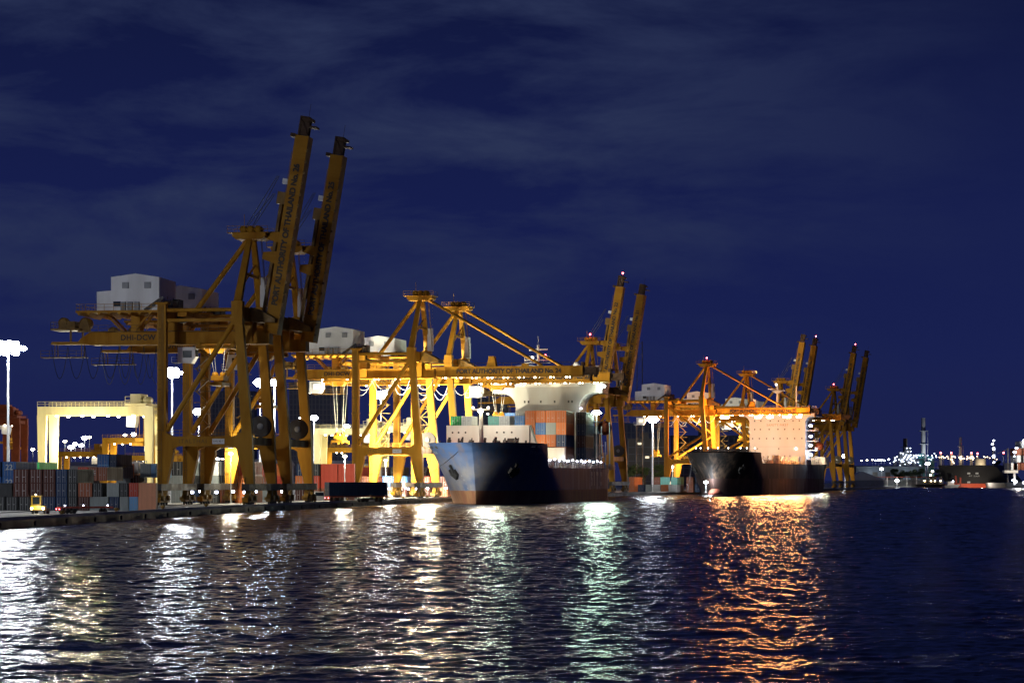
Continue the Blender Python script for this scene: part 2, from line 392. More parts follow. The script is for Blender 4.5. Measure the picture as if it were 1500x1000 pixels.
    # hinge gusset roof on the waterside
    cached('gusset', lambda m: m.prism([(WT + 0.8, 34.0), (WT + 2.2, 33.6), (10.6, 32.0), (10.6, 31.3), (WT + 0.9, 31.6)], -2.6, 2.6), 'hinge_bracket', M_DYEL, T)
    # main girder with walkway
    def girder(m):
        m.box(-22.5, 9.3, -1.3, 1.3, GB, GT)
        m.box(-22.4, 9.2, -1.36, -1.3, 28.75, 28.83)
        for k in range(16): m.box(-21.5 + 2 * k, -21.42 + 2 * k, -1.35, -1.3, GB, GT)
        m.box(-22.5, 9.3, -1.75, 1.75, GB - 0.16, GB)
        # tongue and tail
        m.prism([(-22.5, GT), (-24.2, GB + 1.0), (-24.6, GB + 0.45), (-29.4, GB + 0.45), (-29.6, GB), (-22.5, GB)], -1.3, 1.3)
    cached('girder', girder, 'girder', Y, T)
    cached('walk', lambda m: m.box(-22.5, 5, -2.5, -1.45, GT - 0.05, GT + 0.05).rail([(-22.4, -2.45, GT), (LS - 1, -2.45, GT)]).rail([(LS + 1, -2.45, GT), (4.4, -2.45, GT)]), 'walkway', M_DYEL, T)
    if tailtext: text(tailtext, 1.32, M_TEXT, T, (-13.9, -1.40, 28.95), bold=0.045, spacing=1.06)
    def tail(m):
        m.box(-29.2, -24.0, -2.6, 2.6, 30.3, 30.6)
        m.rail([(-29.2, -2.5, 30.6), (-24, -2.5, 30.6)]).rail([(-29.2, 2.5, 30.6), (-24, 2.5, 30.6)]).rail([(-29.2, -2.5, 30.6), (-29.2, 2.5, 30.6)])
        m.beam((-26.0, -1.2, GB + 0.4), (-26.0, -1.2, 30.4), 0.3).beam((-24.6, 1.2, GB + 0.4), (-24.6, 1.2, 30.4), 0.3)
    cached('tail', tail, 'tail_platform', M_DYEL, T)
    def sheaves(m):
        m.lathe((-27.6, 0, 31.7), [(0.3, -0.5), (0.95, -0.45), (0.8, 0), (0.95, 0.45), (0.3, 0.5)], 16, 'y')
        m.lathe((-23.6, 0, 31.5), [(0.3, -0.6), (1.15, -0.5), (1.0, 0), (1.15, 0.5), (0.3, 0.6)], 16, 'y')
        m.box(-26.6, -25.2, -1.4, 1.4, 30.6, 31.9).prism([(-28.4, 30.6), (-26.6, 30.6), (-27.2, 32.3), (-28.0, 32.3)], -0.9, -0.7)
        m.prism([(-24.9, 30.0), (-22.4, 30.0), (-23.2, 32.3), (-24.0, 32.3)], -1.0, -0.75)
    cached('sheaves', sheaves, 'rope_sheave', M_DYEL, T)
    def lowplat(m):
        m.box(-31.5, -23.5, -1.0, 1.0, 25.6, 25.75).rail([(-31.5, -1, 25.75), (-23.5, -1, 25.75)])
        for u in (-29.0, -24.2): m.beam((u, -0.8, 25.7), (u, -0.8, GB), 0.12).beam((u, 0.8, 25.7), (u, 0.8, GB), 0.12)
    cached('lowplat', lowplat, 'maintenance_platform', M_DYEL, T)
    # festoon cable loops under the girder
    def festoon(m, us, dep):
        for a, b in zip(us, us[1:]):
            pts = []
            for k in range(9):
                t = k / 8; pts.append((a + (b - a) * t, -1.6, GB - 0.4 - dep * (1 - (2 * t - 1) ** 2)))
            m.path(pts, 0.055, 5)
    if up: cached('fest1', lambda m: festoon(m, [-29.3, -26.4, -23.3, -20.4, -17.2, -15.0, -12.8, -10.6, -9.6], 5.6), 'festoon_cable', M_BLACK, T)
    else: cached('fest2', lambda m: (festoon(m, [-10.8, -5.4, -0.6, 3.6], 3.6), festoon(m, [-10.0, -5.0, 0, 4.8, 9.2], 2.4)), 'festoon_cable', M_CABLE, T)
    # machinery house
    HP = thing_part = None
    def plat(m):
        m.box(-23.6, -8.0, -6.0, 6.6, 33.05, 33.4)
        for k in range(9): m.prism([(-23.4 + k * 1.8, 33.05), (-22.7 + k * 1.8, 33.05), (-23.1 + k * 1.8, 32.6)], -6.0, 6.6)
        m.rail([(-23.5, -5.9, 33.4), (-8.6, -5.9, 33.4)]).rail([(-23.5, -5.9, 33.4), (-23.5, 6.5, 33.4)])
        for u, u2 in ((-19.5, -16.5), (-12.0, -14.6)):
            m.beam((u, -1.4, 33.0), (u2, -1.4, GT), 0.35).beam((u, 1.4, 33.0), (u2, 1.4, GT), 0.35)
        m.box(-15.2, -13.6, -1.2, 1.2, GT, 32.9)
    cached('plat', plat, 'house_platform', Y, T)
    def house(m):
        m.prism([(-17.6, 33.4), (-9.1, 33.4), (-9.1, 39.1), (-13.3, 39.75), (-17.6, 39.2)], -5.0, 5.5)
        for k in range(29): m.box(-17.45 + k * 0.29, -17.40 + k * 0.29, -5.03, -5.0, 33.4, 39.1)
        for k in range(35): m.box(-9.1, -9.07, -4.8 + k * 0.3, -4.75 + k * 0.3, 33.4, 39.0)
    H = cached('house', house, 'machinery_house', M_WHITE, T)
    cached('annex', lambda m: m.prism([(-20.2, 33.4), (-17.62, 33.4), (-17.62, 36.9), (-20.2, 36.7)], -4.8, 3.0), 'annex', M_WHITE, H)
    for u in (-15.0, -11.1):
        w = cached(('vent', u), lambda m, u=u: m.box(u - 0.55, u + 0.55, -5.32, -5.0, 37.2, 38.25), 'vent', M_GREY, H)
    cached('hwin', lambda m: m.box(-17.2, -15.9, -5.06, -5.0, 34.15, 35.0), 'window', M_GLASS, H)
    for u in (-15.35, -14.15, -12.95):
        cached(('ac', u), lambda m, u=u: m.box(u - 0.4, u + 0.4, -5.6, -5.06, 33.45, 34.9), 'air_conditioner', M_GREY, H)
    def clutter(m):
        m.rail([(-8.4, -5.6, 33.4), (-8.4, 6, 33.4)], 1.2); m.box(-8.9, -7.2, -3, 0, 33.4, 35.2); m.box(-8.6, -7.6, 2, 5, 33.4, 35.8)
        for a in range(5): m.tube((-8.9 + 0.5 * a, -5.4, 33.4), (-8.7 + 0.5 * a, -4.6, 35.2 + 0.3 * (a % 3)), 0.07, 5)
        m.beam((-11.5, -5.6, 33.4), (-8.2, -5.6, 35.6), 0.2, 0.5)
        m.lathe((-6.6, 0.0, 32.4), [(0.3, -1.6), (0.9, -1.5), (0.9, 1.5), (0.3, 1.6)], 14, 'y')
    cached('clutter', clutter, 'service_equipment', M_DARK, T)
    # central apex tower
    AP = (5.9, 0, 46.0)
    for v in (-8, 8):
        cached(('ap', v), lambda m, v=v: m.beam((WT, v, 34.4), (5.9, 1.3 * v / 8, 46.0), 1.25, 1.25, 0.85, 0.85), 'apex_leg', Y, T)
    cached('apc', lambda m: m.beam((5.7, -4.4, 39.6), (5.7, 4.4, 39.6), 0.5).beam((5.6, -6.2, 37.0), (5.75, 3.0, 41.6), 0.25), 'apex_strut', Y, T)
    def aplat(m):
        m.prism([(3.0, 46.2), (3.6, 45.7), (8.2, 45.7), (8.9, 46.2), (8.9, 46.8), (3.0, 46.8)], -2.3, 2.3)
        m.rail([(2.2, -2.4, 46.8), (9.3, -2.4, 46.8)]).rail([(2.2, 2.4, 46.8), (9.3, 2.4, 46.8)])
        m.box(2.2, 9.4, -2.45, 2.45, 46.75, 46.85)
        for u in (4.6, 5.9, 7.2): m.lathe((u, 0, 47.5), [(0.2, -0.9), (0.65, -0.8), (0.5, 0), (0.65, 0.8), (0.2, 0.9)], 12, 'y')
        m.beam((5.0, -1.5, 46.8), (5.0, -1.5, 50.0), 0.07)
    cached('aplat', aplat, 'apex_platform', Y, T)
    cached('bstay', lambda m: m.tube((5.2, 0, 45.7), (-4.4, 0, 33.0), 0.45, 10), 'backstay', Y, T)
    cached('bbeam', lambda m: m.box(-5.2, -3.6, -7.3, 7.3, 32.2, 33.0).box(LS, -4.4, -0.5, 0.5, 32.4, 32.9), 'backstay_beam', Y, T)
    cached('cab_e', lambda m: m.box(6.6, 7.7, 3.2, 5.0, 34.4, 38.2).box(6.7, 7.6, 3.3, 4.9, 38.2, 39.6), 'electrical_cabinet', M_WHITE, T)
    def ladder(m):
        for k in range(14): m.beam((7.9, 2.6, 34.8 + 0.8 * k), (7.9, 3.3, 34.8 + 0.8 * k), 0.06)
        m.beam((7.9, 2.6, 34.4), (7.3, 0.9, 46), 0.08).beam((7.9, 3.3, 34.4), (7.3, 1.6, 46), 0.08)
    def stairs(m):
        for k in range(10):
            m.beam((LS + 1.3 + (k % 2) * 2.2, 8.9, 12 + 2 * k), (LS + 1.3 + ((k + 1) % 2) * 2.2, 8.9, 14 + 2 * k), 0.7, 0.12)
            m.box(LS + 0.9, LS + 3.9, 8.6, 9.3, 14.0 + 2 * k, 14.1 + 2 * k)
    cached('ladder', ladder, 'ladder', M_DYEL, T); cached('stairs', stairs, 'stairway', M_DYEL, T)
    # boom, built flat along +x from the hinge and then turned up when raised
    ang = radians(80.6) if up else 0.0
    BM = cached('boom', lambda m: (m.box(0.3, 34.6, -1.3, 1.3, -1.15, 1.15), m.box(0.3, 34.6, -1.7, 1.7, -1.32, -1.15), [m.box(0.6 + 2.0 * k, 0.68 + 2.0 * k, -1.35, -1.3, -1.15, 1.15) for k in range(17)],
                                   m.box(2.2, 2.5, -1.38, -1.3, -1.1, 1.1), m.prism([(12.2, 1.15), (14.4, 1.15), (13.9, 3.5), (12.7, 3.5)], -1.1, -0.6), m.prism([(12.2, 1.15), (14.4, 1.15), (13.9, 3.5), (12.7, 3.5)], 0.6, 1.1)),
                'boom', Y, T, (9.4, 0, 29.25), (0, -ang, 0))
    text('PORT AUTHORITY OF THAILAND No. ' + num, 1.40, M_TEXT, BM, (17.4, -1.40, 0.0), bold=0.075, spacing=0.95)
    bt = bpy.data.objects[-1] if False else None
    def tip(m):
        m.box(34.6, 37.9, -0.85, -0.6, -0.9, -0.6); m.box(34.6, 37.9, 0.6, 0.85, -0.9, -0.6)
        m.box(34.6, 37.9, -0.85, -0.6, 0.6, 0.9); m.box(34.6, 37.9, 0.6, 0.85, 0.6, 0.9)
        m.box(37.7, 38.0, -0.9, 0.9, -0.75, 0.9); m.box(34.8, 37.6, -0.6, 0.6, -0.55, 0.75); m.box(37.2, 37.7, -1.0, 1.0, -1.4, 0.5)
        m.beam((34.8, -1.1, -0.8), (37.5, -1.1, 0.8), 0.15).beam((37.8, -0.8, -0.6), (40.2, -0.8, -0.6), 0.05)
        m.box(36.2, 36.5, -1.1, 1.1, -2.3, -0.9); m.box(34.2, 34.8, -1.4, 1.4, 1.15, 2.0)
    cached('tip', tip, 'boom_tip', mat('rusty_dark_brown', (0.09, 0.045, 0.018), 0.7, dirt=0.6, scale=0.8), BM)
    def studs(m):
        for k in range(17): m.box(1.5 + 1.9 * k, 1.9 + 1.9 * k, -1.85, -1.45, -1.62, -1.3)
        m.beam((1, 1.9, 1.3), (32, 1.9, 1.3), 0.08)
        for k in range(16): m.beam((1.5 + 2 * k, 1.9, 1.1), (1.5 + 2 * k, 1.9, 2.1), 0.07)
        m.beam((1, 1.9, 2.1), (32, 1.9, 2.1), 0.07)
    cached('studs', studs, 'trolley_rail', M_DYEL, BM)
    if up:
        cached('stay_f', lambda m: m.box(3.0, 24.0, -0.5, 0.5, 1.7, 2.2).box(8, 22.5, 0.6, 1.1, 1.5, 1.9).box(22.5, 24.6, -0.9, 0.9, 1.15, 2.7), 'forestay', M_DYEL, BM)
        cached('ropes', lambda m: [m.tube((4.4 + 0.6 * k, (-1) ** k * 0.7, 47.6), (10.3 + 0.15 * k - (k % 2) * 0.5, (-1) ** k * 0.7, 56.8 - (k % 2) * 3.2), 0.06, 5) for k in range(4)], 'hoist_rope', M_ROPE, T)
        cached('latch', lambda m: m.prism([(8.6, 46.8), (8.6, 45.9), (10.4, 45.2), (11.4, 45.2), (11.4, 46.9), (9.6, 47.0)], -0.9, 0.9), 'boom_latch', Y, T)
        cached('blk', lambda m: m.box(26.0, 26.9, -1.3, -0.4, 1.25, 2.1), 'floodlight', M_WHITE, BM)
    else:
        cached('stay1', lambda m: m.tube((7.2, -0.8, 46.2), (34.3, -0.8, 30.6), 0.3, 8).tube((7.2, 0.8, 46.2), (34.3, 0.8, 30.6), 0.3, 8), 'forestay', Y, T)
    # trolley, cab, spreader
    TR = trolley
    def trol(m):
        m.box(TR - 3.4, TR + 3.4, -2.9, -2.0, 27.0, 27.5).box(TR - 3.4, TR + 3.4, 2.0, 2.9, 27.0, 27.5).box(TR - 3.2, TR - 2.4, -2.9, 2.9, 26.9, 27.4).box(TR + 2.4, TR + 3.2, -2.9, 2.9, 26.9, 27.4)
        for u in (-3, 3):
            for v in (-2.3, 2.3): m.lathe((TR + u, v, 27.75), [(0.1, -0.15), (0.4, -0.12), (0.4, 0.12), (0.1, 0.15)], 12, 'y')
        m.rail([(TR - 3.4, -2.9, 27.5), (TR + 3.4, -2.9, 27.5)], 0.9)
        m.prism([(TR - 2.6, 27.0), (TR + 1.5, 27.0), (TR + 0.8, 26.2), (TR - 1.8, 26.2)], -1.0, 1.0)
    MB_ = MB(); trol(MB_); tro = MB_.build('trolley', Y, T)
    cx_ = TR - 5.2
    cab = MB(); cab.prism([(cx_ - 1.5, 24.6), (cx_ + 0.9, 24.4), (cx_ + 1.6, 25.6), (cx_ + 1.5, 27.2), (cx_ - 1.5, 27.2)], -2.6, -0.4)
    cab.box(cx_ - 2.6, cx_ - 1.5, -2.5, -0.5, 24.5, 24.65).rail([(cx_ - 2.6, -2.5, 24.6), (cx_ - 1.5, -2.5, 24.6)], 0.9); cab.beam((cx_ + 1.3, -1.2, 27.1), (TR - 2.4, -1.2, 27.1), 0.4)
    CB = cab.build('operator_cab', M_WHITE, T)
    gl = MB(); gl.box(cx_ - 0.6, cx_ + 1.0, -2.66, -2.6, 25.4, 26.6).box(cx_ + 1.56, cx_ + 1.63, -2.4, -0.6, 25.6, 26.8); gl.build('window', E_WIN if (lit and not up) else M_GLASS, CB)
    spz = drop
    sr = MB(); sr.box(TR - 1.3, TR + 1.3, -3.2, 3.2, spz + 0.0, spz + 0.55).box(TR - 1.1, TR + 1.1, -1.6, 1.6, spz + 0.9, spz + 1.7).prism([(TR - 0.9, spz + 0.5), (TR + 0.9, spz + 0.5), (TR + 0.6, spz + 1.0), (TR - 0.6, spz + 1.0)], -1, 1)
    for u in (-0.7, 0.7): sr.lathe((TR + u, 0, spz + 1.9), [(0.1, -0.7), (0.5, -0.6), (0.5, 0.6), (0.1, 0.7)], 12, 'y')
    for u in (-1.25, 1.25):
        for v in (-3.1, 3.1): sr.box(TR + u - 0.15, TR + u + 0.15, v - 0.15, v + 0.15, spz - 0.35, spz)
    SP = sr.build('spreader', Y, T)
    rp = MB()
    for u in (-1.0, 1.0):
        for v in (-1.2, 1.2): rp.tube((TR + u * 1.4, v * 1.3, 27.2), (TR + u * 0.7, v * 0.5, spz + 1.8), 0.04, 5)
    rp.build('hoist_rope', M_CABLE, SP)
    # cable reel on the waterside
    def reel(m):
        m.lathe((WS - 0.2, 0.5, 13.6), [(0.5, -0.5), (1.8, -0.5), (1.85, -0.35), (0.8, -0.3), (0.8, 0.3), (1.85, 0.35), (1.8, 0.5), (0.5, 0.5)], 24, 'y'); m.sm = [False] * len(m.sm)
        m.beam((WS - 0.2, 0.5, 11.6), (WS - 0.2, 0.5, 13.6), 0.4)
    cached('reel', reel, 'cable_reel', M_DARK, T)
    cached('hub', lambda m: m.lathe((WS - 0.2, 0.5, 13.6), [(0.2, -0.62), (0.55, -0.58), (0.55, -0.48)], 14, 'y'), 'reel_hub', M_GREY, T)
    # sill beams, bogies
    for u in (LS, WS):
        cached(('sill', u), lambda m, u=u: m.box(u - 0.7, u + 0.7, -11.2, 11.2, 2.55, 3.7).rail([(u - 0.6, -11, 3.7), (u - 0.6, -8.8, 3.7)]), 'sill_beam', M_DARK, T)
        for v in (-9.6, -6.4, 6.4, 9.6):
            def bogie(m):
                m.prism([(-1.4, 0.55), (1.4, 0.55), (1.4, 1.1), (0.5, 1.9), (0.3, 2.55), (-0.3, 2.55), (-0.5, 1.9), (-1.4, 1.1)], -0.42, 0.42, 'x')
                m.box(0.42, 0.8, -0.4, 0.4, 0.9, 1.7); m.box(-0.8, -0.42, -0.9, -0.2, 0.8, 1.4)
            B = cached('bogie', bogie, 'bogie', M_DYEL, T, (u, v, 0))
            for q in (-0.85, 0.85):
                cached('bwheel', lambda m: m.lathe((0, 0, 0), [(0.1, -0.12), (0.36, -0.12), (0.38, 0), (0.36, 0.12), (0.1, 0.12)], 12, 'y'), 'wheel', M_BLACK, B, (0, q, 0.42), (0, 0, pi / 2))
        for v in (-11.3, 11.3):
            cached('buffer', lambda m: m.box(-0.5, 0.5, -0.35, 0.35, 0.6, 1.4), 'buffer', M_YEL, T, (u, v, 0))
    # lamps
    if lit:
        for u in ((-8.3, -2.2, 2.0, 6.9) if up else (-5.2, 0.4, 5.0, 6.9)):
            cached('basel', lambda m: m.box(-0.22, 0.22, -0.15, 0.15, -0.2, 0.2), 'floodlight', E_BLUE, T, (u, -8.9, 2.3 + (0 if abs(u) > 6 else 0.0)))
    if boomlamps:
        for k in range(9):
            for q in (0, 0.9):
                cached('blamp', lambda m: m.lathe((0, 0, 0), [(0.26, 0.12), (0.26, 0), (0.14, -0.14)], 10), 'floodlight', E_WW, BM, (1.6 + 3.65 * k + q, -1.0, -1.46))
        for u in (-17.5, -11.5, -4.9, -4.0, 0.1, 1.0):
            cached('blamp', None, 'floodlight', E_WW, T, (u, -1.0, GB - 0.3))
    for w_ in red:
        if w_ == 'tip':
            cached('redb', lambda m: m.lathe((0, 0, 0), [(0.1, -0.25), (0.24, -0.15), (0.24, 0.15), (0.1, 0.25)], 10), 'warning_lamp', E_RED, BM, (38.8, -0.6, -0.3))
        else:
            cached('redb', lambda m: m.lathe((0, 0, 0), [(0.1, -0.25), (0.24, -0.15), (0.24, 0.15), (0.1, 0.25)], 10), 'warning_lamp', E_RED, T, (5.9, -1.0, 48.9))
    if flood:
        for fl in flood:
            (u, v, w, pw, sz) = fl[:5]; dr = fl[5] if len(fl) > 5 else (0, 0.85, -0.25)
            lamp_light(T, (u, v, w), pw, (1.0, 0.91, 0.66), sz, spot=168, direction=dr, blend=0.35)
    return T, BM

# flood lists: lamps fixed to the inside of the near portal and under the girder
FL_C = [(-2.5, -5.5, 12.8, 120000, 0.5, (0, 1, 0.35)), (3.5, -5.0, 24.5, 9000, 0.5, (0, 0.9, -0.6)), (-5.5, -5.8, 2.6, 20000, 0.3, (0, 1, 0.3)), (6.0, -5.8, 2.6, 20000, 0.3, (0, 1, 0.3)),
        (9.6, -10.0, 13.0, 42000, 0.4, (0.8, -0.5, -0.4)), (24, -2.5, 25.5, 9000, 0.5, (0, 0, -1))]
FL_G = [(-2.5, -5.5, 12.8, 26000, 0.5, (0, 1, 0.35)), (3.5, -5.0, 24.5, 6000, 0.5, (0, 0.9, -0.6)), (-5.5, -5.8, 2.6, 6000, 0.3, (0, 1, 0.3))]
crane('nearest yellow gantry crane with its numbered 26 boom raised to the sky', -44.3, 409, '26', up=True, trolley=0.2, drop=20.6, flood=[(0, -3, 25.5, 900, 0.4)])
crane('yellow gantry crane with raised boom 25, second from the camera', -40.3, 434, '25', up=True, trolley=1.6, drop=17.5, flood=[(0, -3, 12, 800, 0.4)])
TC, _ = crane('yellow gantry crane with lowered boom 24 over the bow of the blue ship', -20.9, 552, '24', trolley=-13.5, drop=13.0, boomlamps=True, flood=FL_C)
crane('yellow gantry crane with lowered boom 23, behind the one numbered 24', -13.3, 587, '23', trolley=16.0, drop=18.6, boomlamps=True, flood=FL_C)
crane('dark yellow crane with raised boom 22 behind the blue ship, red lamps on top', 24, 735, '22', up=True, red=('tip', 'apex'), lit=0)
crane('dark yellow crane with raised boom 21 beside the number 22 boom', 31.9, 768, '21', up=True, lit=0)
TG, BG = crane('orange lit crane with lowered boom over the black ship, floodlights under it', 71, 879, '20', kbrace=True, trolley=-13.5, drop=13.0, boomlamps=True, red=('apex',), flood=FL_G, tailtext=None)
crane('crane with lowered boom No. 27 ending right of the white ship house', 93.7, 962, '27', kbrace=True, trolley=4.0, drop=20, boomlamps=True, flood=FL_G + [(8.5, 2.6, 47.4, 70000, 0.6, (0.1, 1, 0.1))], tailtext=None)  # last flood added on the apex to brighten the raised booms behind
crane('lit yellow crane with raised boom, left of the twin booms behind the black ship', 115.5, 1035, '18', up=True, flood=[(0, -5, 24, 16000, 0.6), (9, -14, 12, 16000, 0.6)], tailtext=None)
crane('lit yellow crane with raised red tipped boom, right one of the pair behind black ship', 123.7, 1063, '17', up=True, red=('tip',), flood=[(0, -5, 24, 12000, 0.6)], tailtext=None)
crane('distant yellow crane at the quay end with red lamps on boom and apex', 150, 1125, '16', up=True, red=('tip', 'apex'), lit=0, flood=[(0, -5, 12, 4000, 0.6)], tailtext=None)
crane('farthest yellow crane with raised boom at the right end of the quay', 161.8, 1165, '15', up=True, lit=0, flood=[(0, -5, 12, 4000, 0.6)], tailtext=None)

# big floodlights under the boom of the orange lit crane
for a, r_, mt in ((18.3 - 12, 1.7, E_OR), (10.6 + 8, 1.25, E_OR), (15.0 + 8, 1.25, E_OR), (21.0 + 8.2, 1.4, E_OR), (25.6 + 8, 0.95, E_OR)):
    o = MB().lathe((0, 0, 0), [(r_ * 0.6, -0.35), (r_, -0.25), (r_, 0.25), (r_ * 0.6, 0.3)], 16).build('floodlight', mt, BG, (a - 3.0, -1.2, -2.2))
    lamp_light(BG, (a - 3.0, -1.6, -3.2), 36000, (1.0, 0.40, 0.12), 2.0)

# ---------------------------------------------------------------- mast lights
def mast(label, X, Z, H=30.0, power=40000, ring=1.6, m=E_W, col=(0.95, 0.97, 1.0), group='high mast floodlights in the container yard', heads=8, lit=True):
    T = thing('light_mast', label, 'light mast', (X, Z, QH), 0, group)
    MB().lathe((0, 0, 0), [(0.45, 0), (0.42, 0.4), (0.34, 0.5), (0.15, H)], 12).build('pole', M_WHITE, T)
    b = MB(); b.lathe((0, 0, H), [(0.3, -0.3), (ring * 0.9, -0.1), (ring * 0.9, 0.1), (0.3, 0.4)], 16); b.build('lamp_ring', M_GREY, T)
    for lv, (fr, dz) in enumerate(((0.5, 0.45), (1.0, -0.35), (0.6, -1.1))):
        for k in range(heads if lv == 1 else max(3, heads // 2)):
            a = 2 * pi * k / (heads if lv == 1 else max(3, heads // 2)) + 0.4 * lv
            cached(('mh', m.name), lambda q: q.lathe((0, 0, 0), [(0.4, 0.42), (0.72, 0.2), (0.72, -0.2), (0.4, -0.35)], 12), 'lamp_head', m, T, (ring * fr * cos(a), ring * fr * sin(a), H + dz * (ring / 2.0) ** 0.5))
    if power: lamp_light(T, (0, 0, H - 1.4), power, col, 2.0)
    return T
mast('tall light mast at the left edge with a glaring white head', PX(12, 460), 460, PW(507, 460) - QH, 50000, 2.8, heads=10)
mast('light mast glaring between the legs of the nearest crane', PX(252, 578), 578, PW(544, 578) - QH, 60000, 1.9)
mast('light mast low behind the portal of the nearest crane', PX(291, 860), 860, PW(602, 860) - QH, 60000, 1.7)
mast('light mast left of the pair between cranes 26 and 25', PX(381, 660), 660, PW(559, 660) - QH, 90000, 1.2)
mast('light mast right of the pair between cranes 26 and 25', PX(402, 668), 668, PW(559, 668) - QH, 20000, 0.8, heads=4)
mast('small light mast left of the waterside leg of crane 25', PX(445, 1000), 1000, PW(611, 1000) - QH, 30000, 1.2)
mast('small light mast right of the waterside leg of crane 25', PX(460, 1010), 1010, PW(611, 1010) - QH, 20000, 1.0, heads=5)
mast('light mast behind crane 24, seen under its girder', PX(558, 740), 740, PW(577, 740) - QH, 26000, 2.0)
mast('light mast under the tail of the orange lit crane', PX(956, 830), 830, PW(613, 830) - QH, 20000, 1.5)
mast('light mast between the booms right of the black ship', PX(1238, 1210), 1210, PW(667, 1210) - QH, 8000, 0.9, heads=4)
mast('light mast on the quay outside the left edge, near part of the terminal', -90, 322, 38, 92000, 1.8)
mast('light mast on the quay outside the left edge, nearest the camera', -96, 210, 26, 25000, 1.8)

# ---------------------------------------------------------------- containers
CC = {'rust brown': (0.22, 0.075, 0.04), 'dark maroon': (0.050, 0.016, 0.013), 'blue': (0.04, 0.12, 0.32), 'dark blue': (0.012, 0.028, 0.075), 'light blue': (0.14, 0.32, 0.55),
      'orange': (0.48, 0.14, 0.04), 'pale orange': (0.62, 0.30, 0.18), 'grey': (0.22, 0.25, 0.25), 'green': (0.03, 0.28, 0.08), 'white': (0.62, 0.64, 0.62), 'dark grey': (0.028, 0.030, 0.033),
      'brick orange': (0.34, 0.09, 0.022), 'red': (0.42, 0.06, 0.035), 'turquoise': (0.22, 0.55, 0.48)}  # dark maroon, dark blue and dark grey lowered to imitate the shaded left yard
def cmat(c): return mat('container_' + c.replace(' ', '_'), CC[c], 0.6, spec=0.2, dirt=0.55, dcol=tuple(0.5 * a + 0.004 * b for a, b in zip(CC[c], (1.2, 0.7, 0.4))), scale=0.7, streak=True)
def cont_mesh(Ln, H):
    key = ('cont', Ln, H)
    if key in CACHE: return CACHE[key]
    m = MB(); W = 2.44
    n = int(Ln / 0.55)
    m.box(-W / 2 + 0.05, W / 2 - 0.05, 0.06, Ln - 0.06, 0.06, H - 0.06)
    for k in range(n):
        y = 0.2 + (Ln - 0.4) * (k + 0.25) / n
        for sgn in (-1, 1):
            x = sgn * (W / 2 - 0.05); m.box(min(x, x + sgn * 0.045), max(x, x + sgn * 0.045), y, y + (Ln - 0.4) / n * 0.5, 0.2, H - 0.2)
    for x in (-W / 2, W / 2 - 0.14):
        for y in (0, Ln - 0.14): m.box(x, x + 0.14, y, y + 0.14, 0, H)
        m.box(x, x + 0.14, 0.14, Ln - 0.14, 0, 0.14).box(x, x + 0.14, 0.14, Ln - 0.14, H - 0.14, H)
    for y in (0, Ln - 0.14): m.box(-W / 2 + 0.14, W / 2 - 0.14, y, y + 0.14, 0, 0.14).box(-W / 2 + 0.14, W / 2 - 0.14, y, y + 0.14, H - 0.14, H)
    CACHE[key] = m.mesh('container_body', cmat('grey')); return CACHE[key]
def container(label, colour, loc, rz=0.0, Ln=12.19, H=2.9, scale=1.0, group='shipping containers', logo=None, parts=True):
    T = thing('shipping_container', label, 'shipping container', loc, rz, group); T.scale = (scale,) * 3
    b = link('container_body', cont_mesh(Ln, H), T)
    b.material_slots[0].link = 'OBJECT'; b.material_slots[0].material = cmat(colour)
    if parts:
        for sx in (-1, 1):
            dkey = ('door', H)
            if dkey not in CACHE: CACHE[dkey] = MB().box(-0.53, 0.53, -0.02, 0.04, 0.16, H - 0.16).box(-0.5, 0.5, -0.04, -0.02, H * 0.33, H * 0.36).box(-0.5, 0.5, -0.04, -0.02, H * 0.66, H * 0.69).mesh('door', cmat('grey'))
            dd = link('door', CACHE[dkey], T, (sx * 0.55, 0.03, 0)); dd.material_slots[0].link = 'OBJECT'; dd.material_slots[0].material = cmat(colour)
            cached(('rod', H), lambda m: m.beam((-0.25, -0.06, 0.1), (-0.25, -0.06, H - 0.1), 0.05).beam((0.25, -0.06, 0.1), (0.25, -0.06, H - 0.1), 0.05).box(-0.3, 0.1, -0.09, -0.06, 1.1, 1.2), 'lock_rod', M_GREY, dd)
    if logo: text(logo[0], logo[1], M_TEXTW, T, (0, -0.06, H * 0.62), bold=0.02)
    return T

ORD = ['first', 'second', 'third', 'fourth', 'fifth', 'sixth', 'seventh', 'eighth', 'ninth', 'tenth', 'eleventh', 'twelfth', 'thirteenth', 'fourteenth', 'fifteenth']
TIER = ['bottom', 'second', 'third', 'fourth', 'fifth']
def yardrow(name, items, Zd, ybase, sc, hd, tier, H=2.6, stepy=0.0, zoff=None):
    """items: (x0px, x1px, colour, logo) for one tier seen end on or side on"""
    s_ = FPX / Zd
    for i, it in enumerate(items):
        x0, x1, c = it[:3]
        wpx = x1 - x0; endw = 2.44 * sc * s_
        xc = (x0 + x1) / 2
        lab = '%s container, %s from left in the %s tier of the %s' % (c, ORD[i], TIER[tier], name)
        z = QH + tier * H * sc * 1.0 if zoff is None else zoff
        if wpx > endw * 1.3:   # turned broadside
            Ln = wpx / s_ / sc
            Ln = 6.06 if Ln < 8 else 12.19
            container(lab, c, (PX(x0, Zd), Zd + 1.2 * sc, z), -pi / 2 - 0.0, Ln, H, sc * (wpx / s_ / sc) / Ln if False else sc, 'containers stacked in the yard', it[3] if len(it) > 3 else None, parts=False).rotation_euler = (0, 0, -pi / 2)
        else:
            container(lab, c, (PX(xc, Zd), Zd, z), -hd, 12.19 if i % 3 else 6.06, H, sc, 'containers stacked in the yard', it[3] if len(it) > 3 else None)

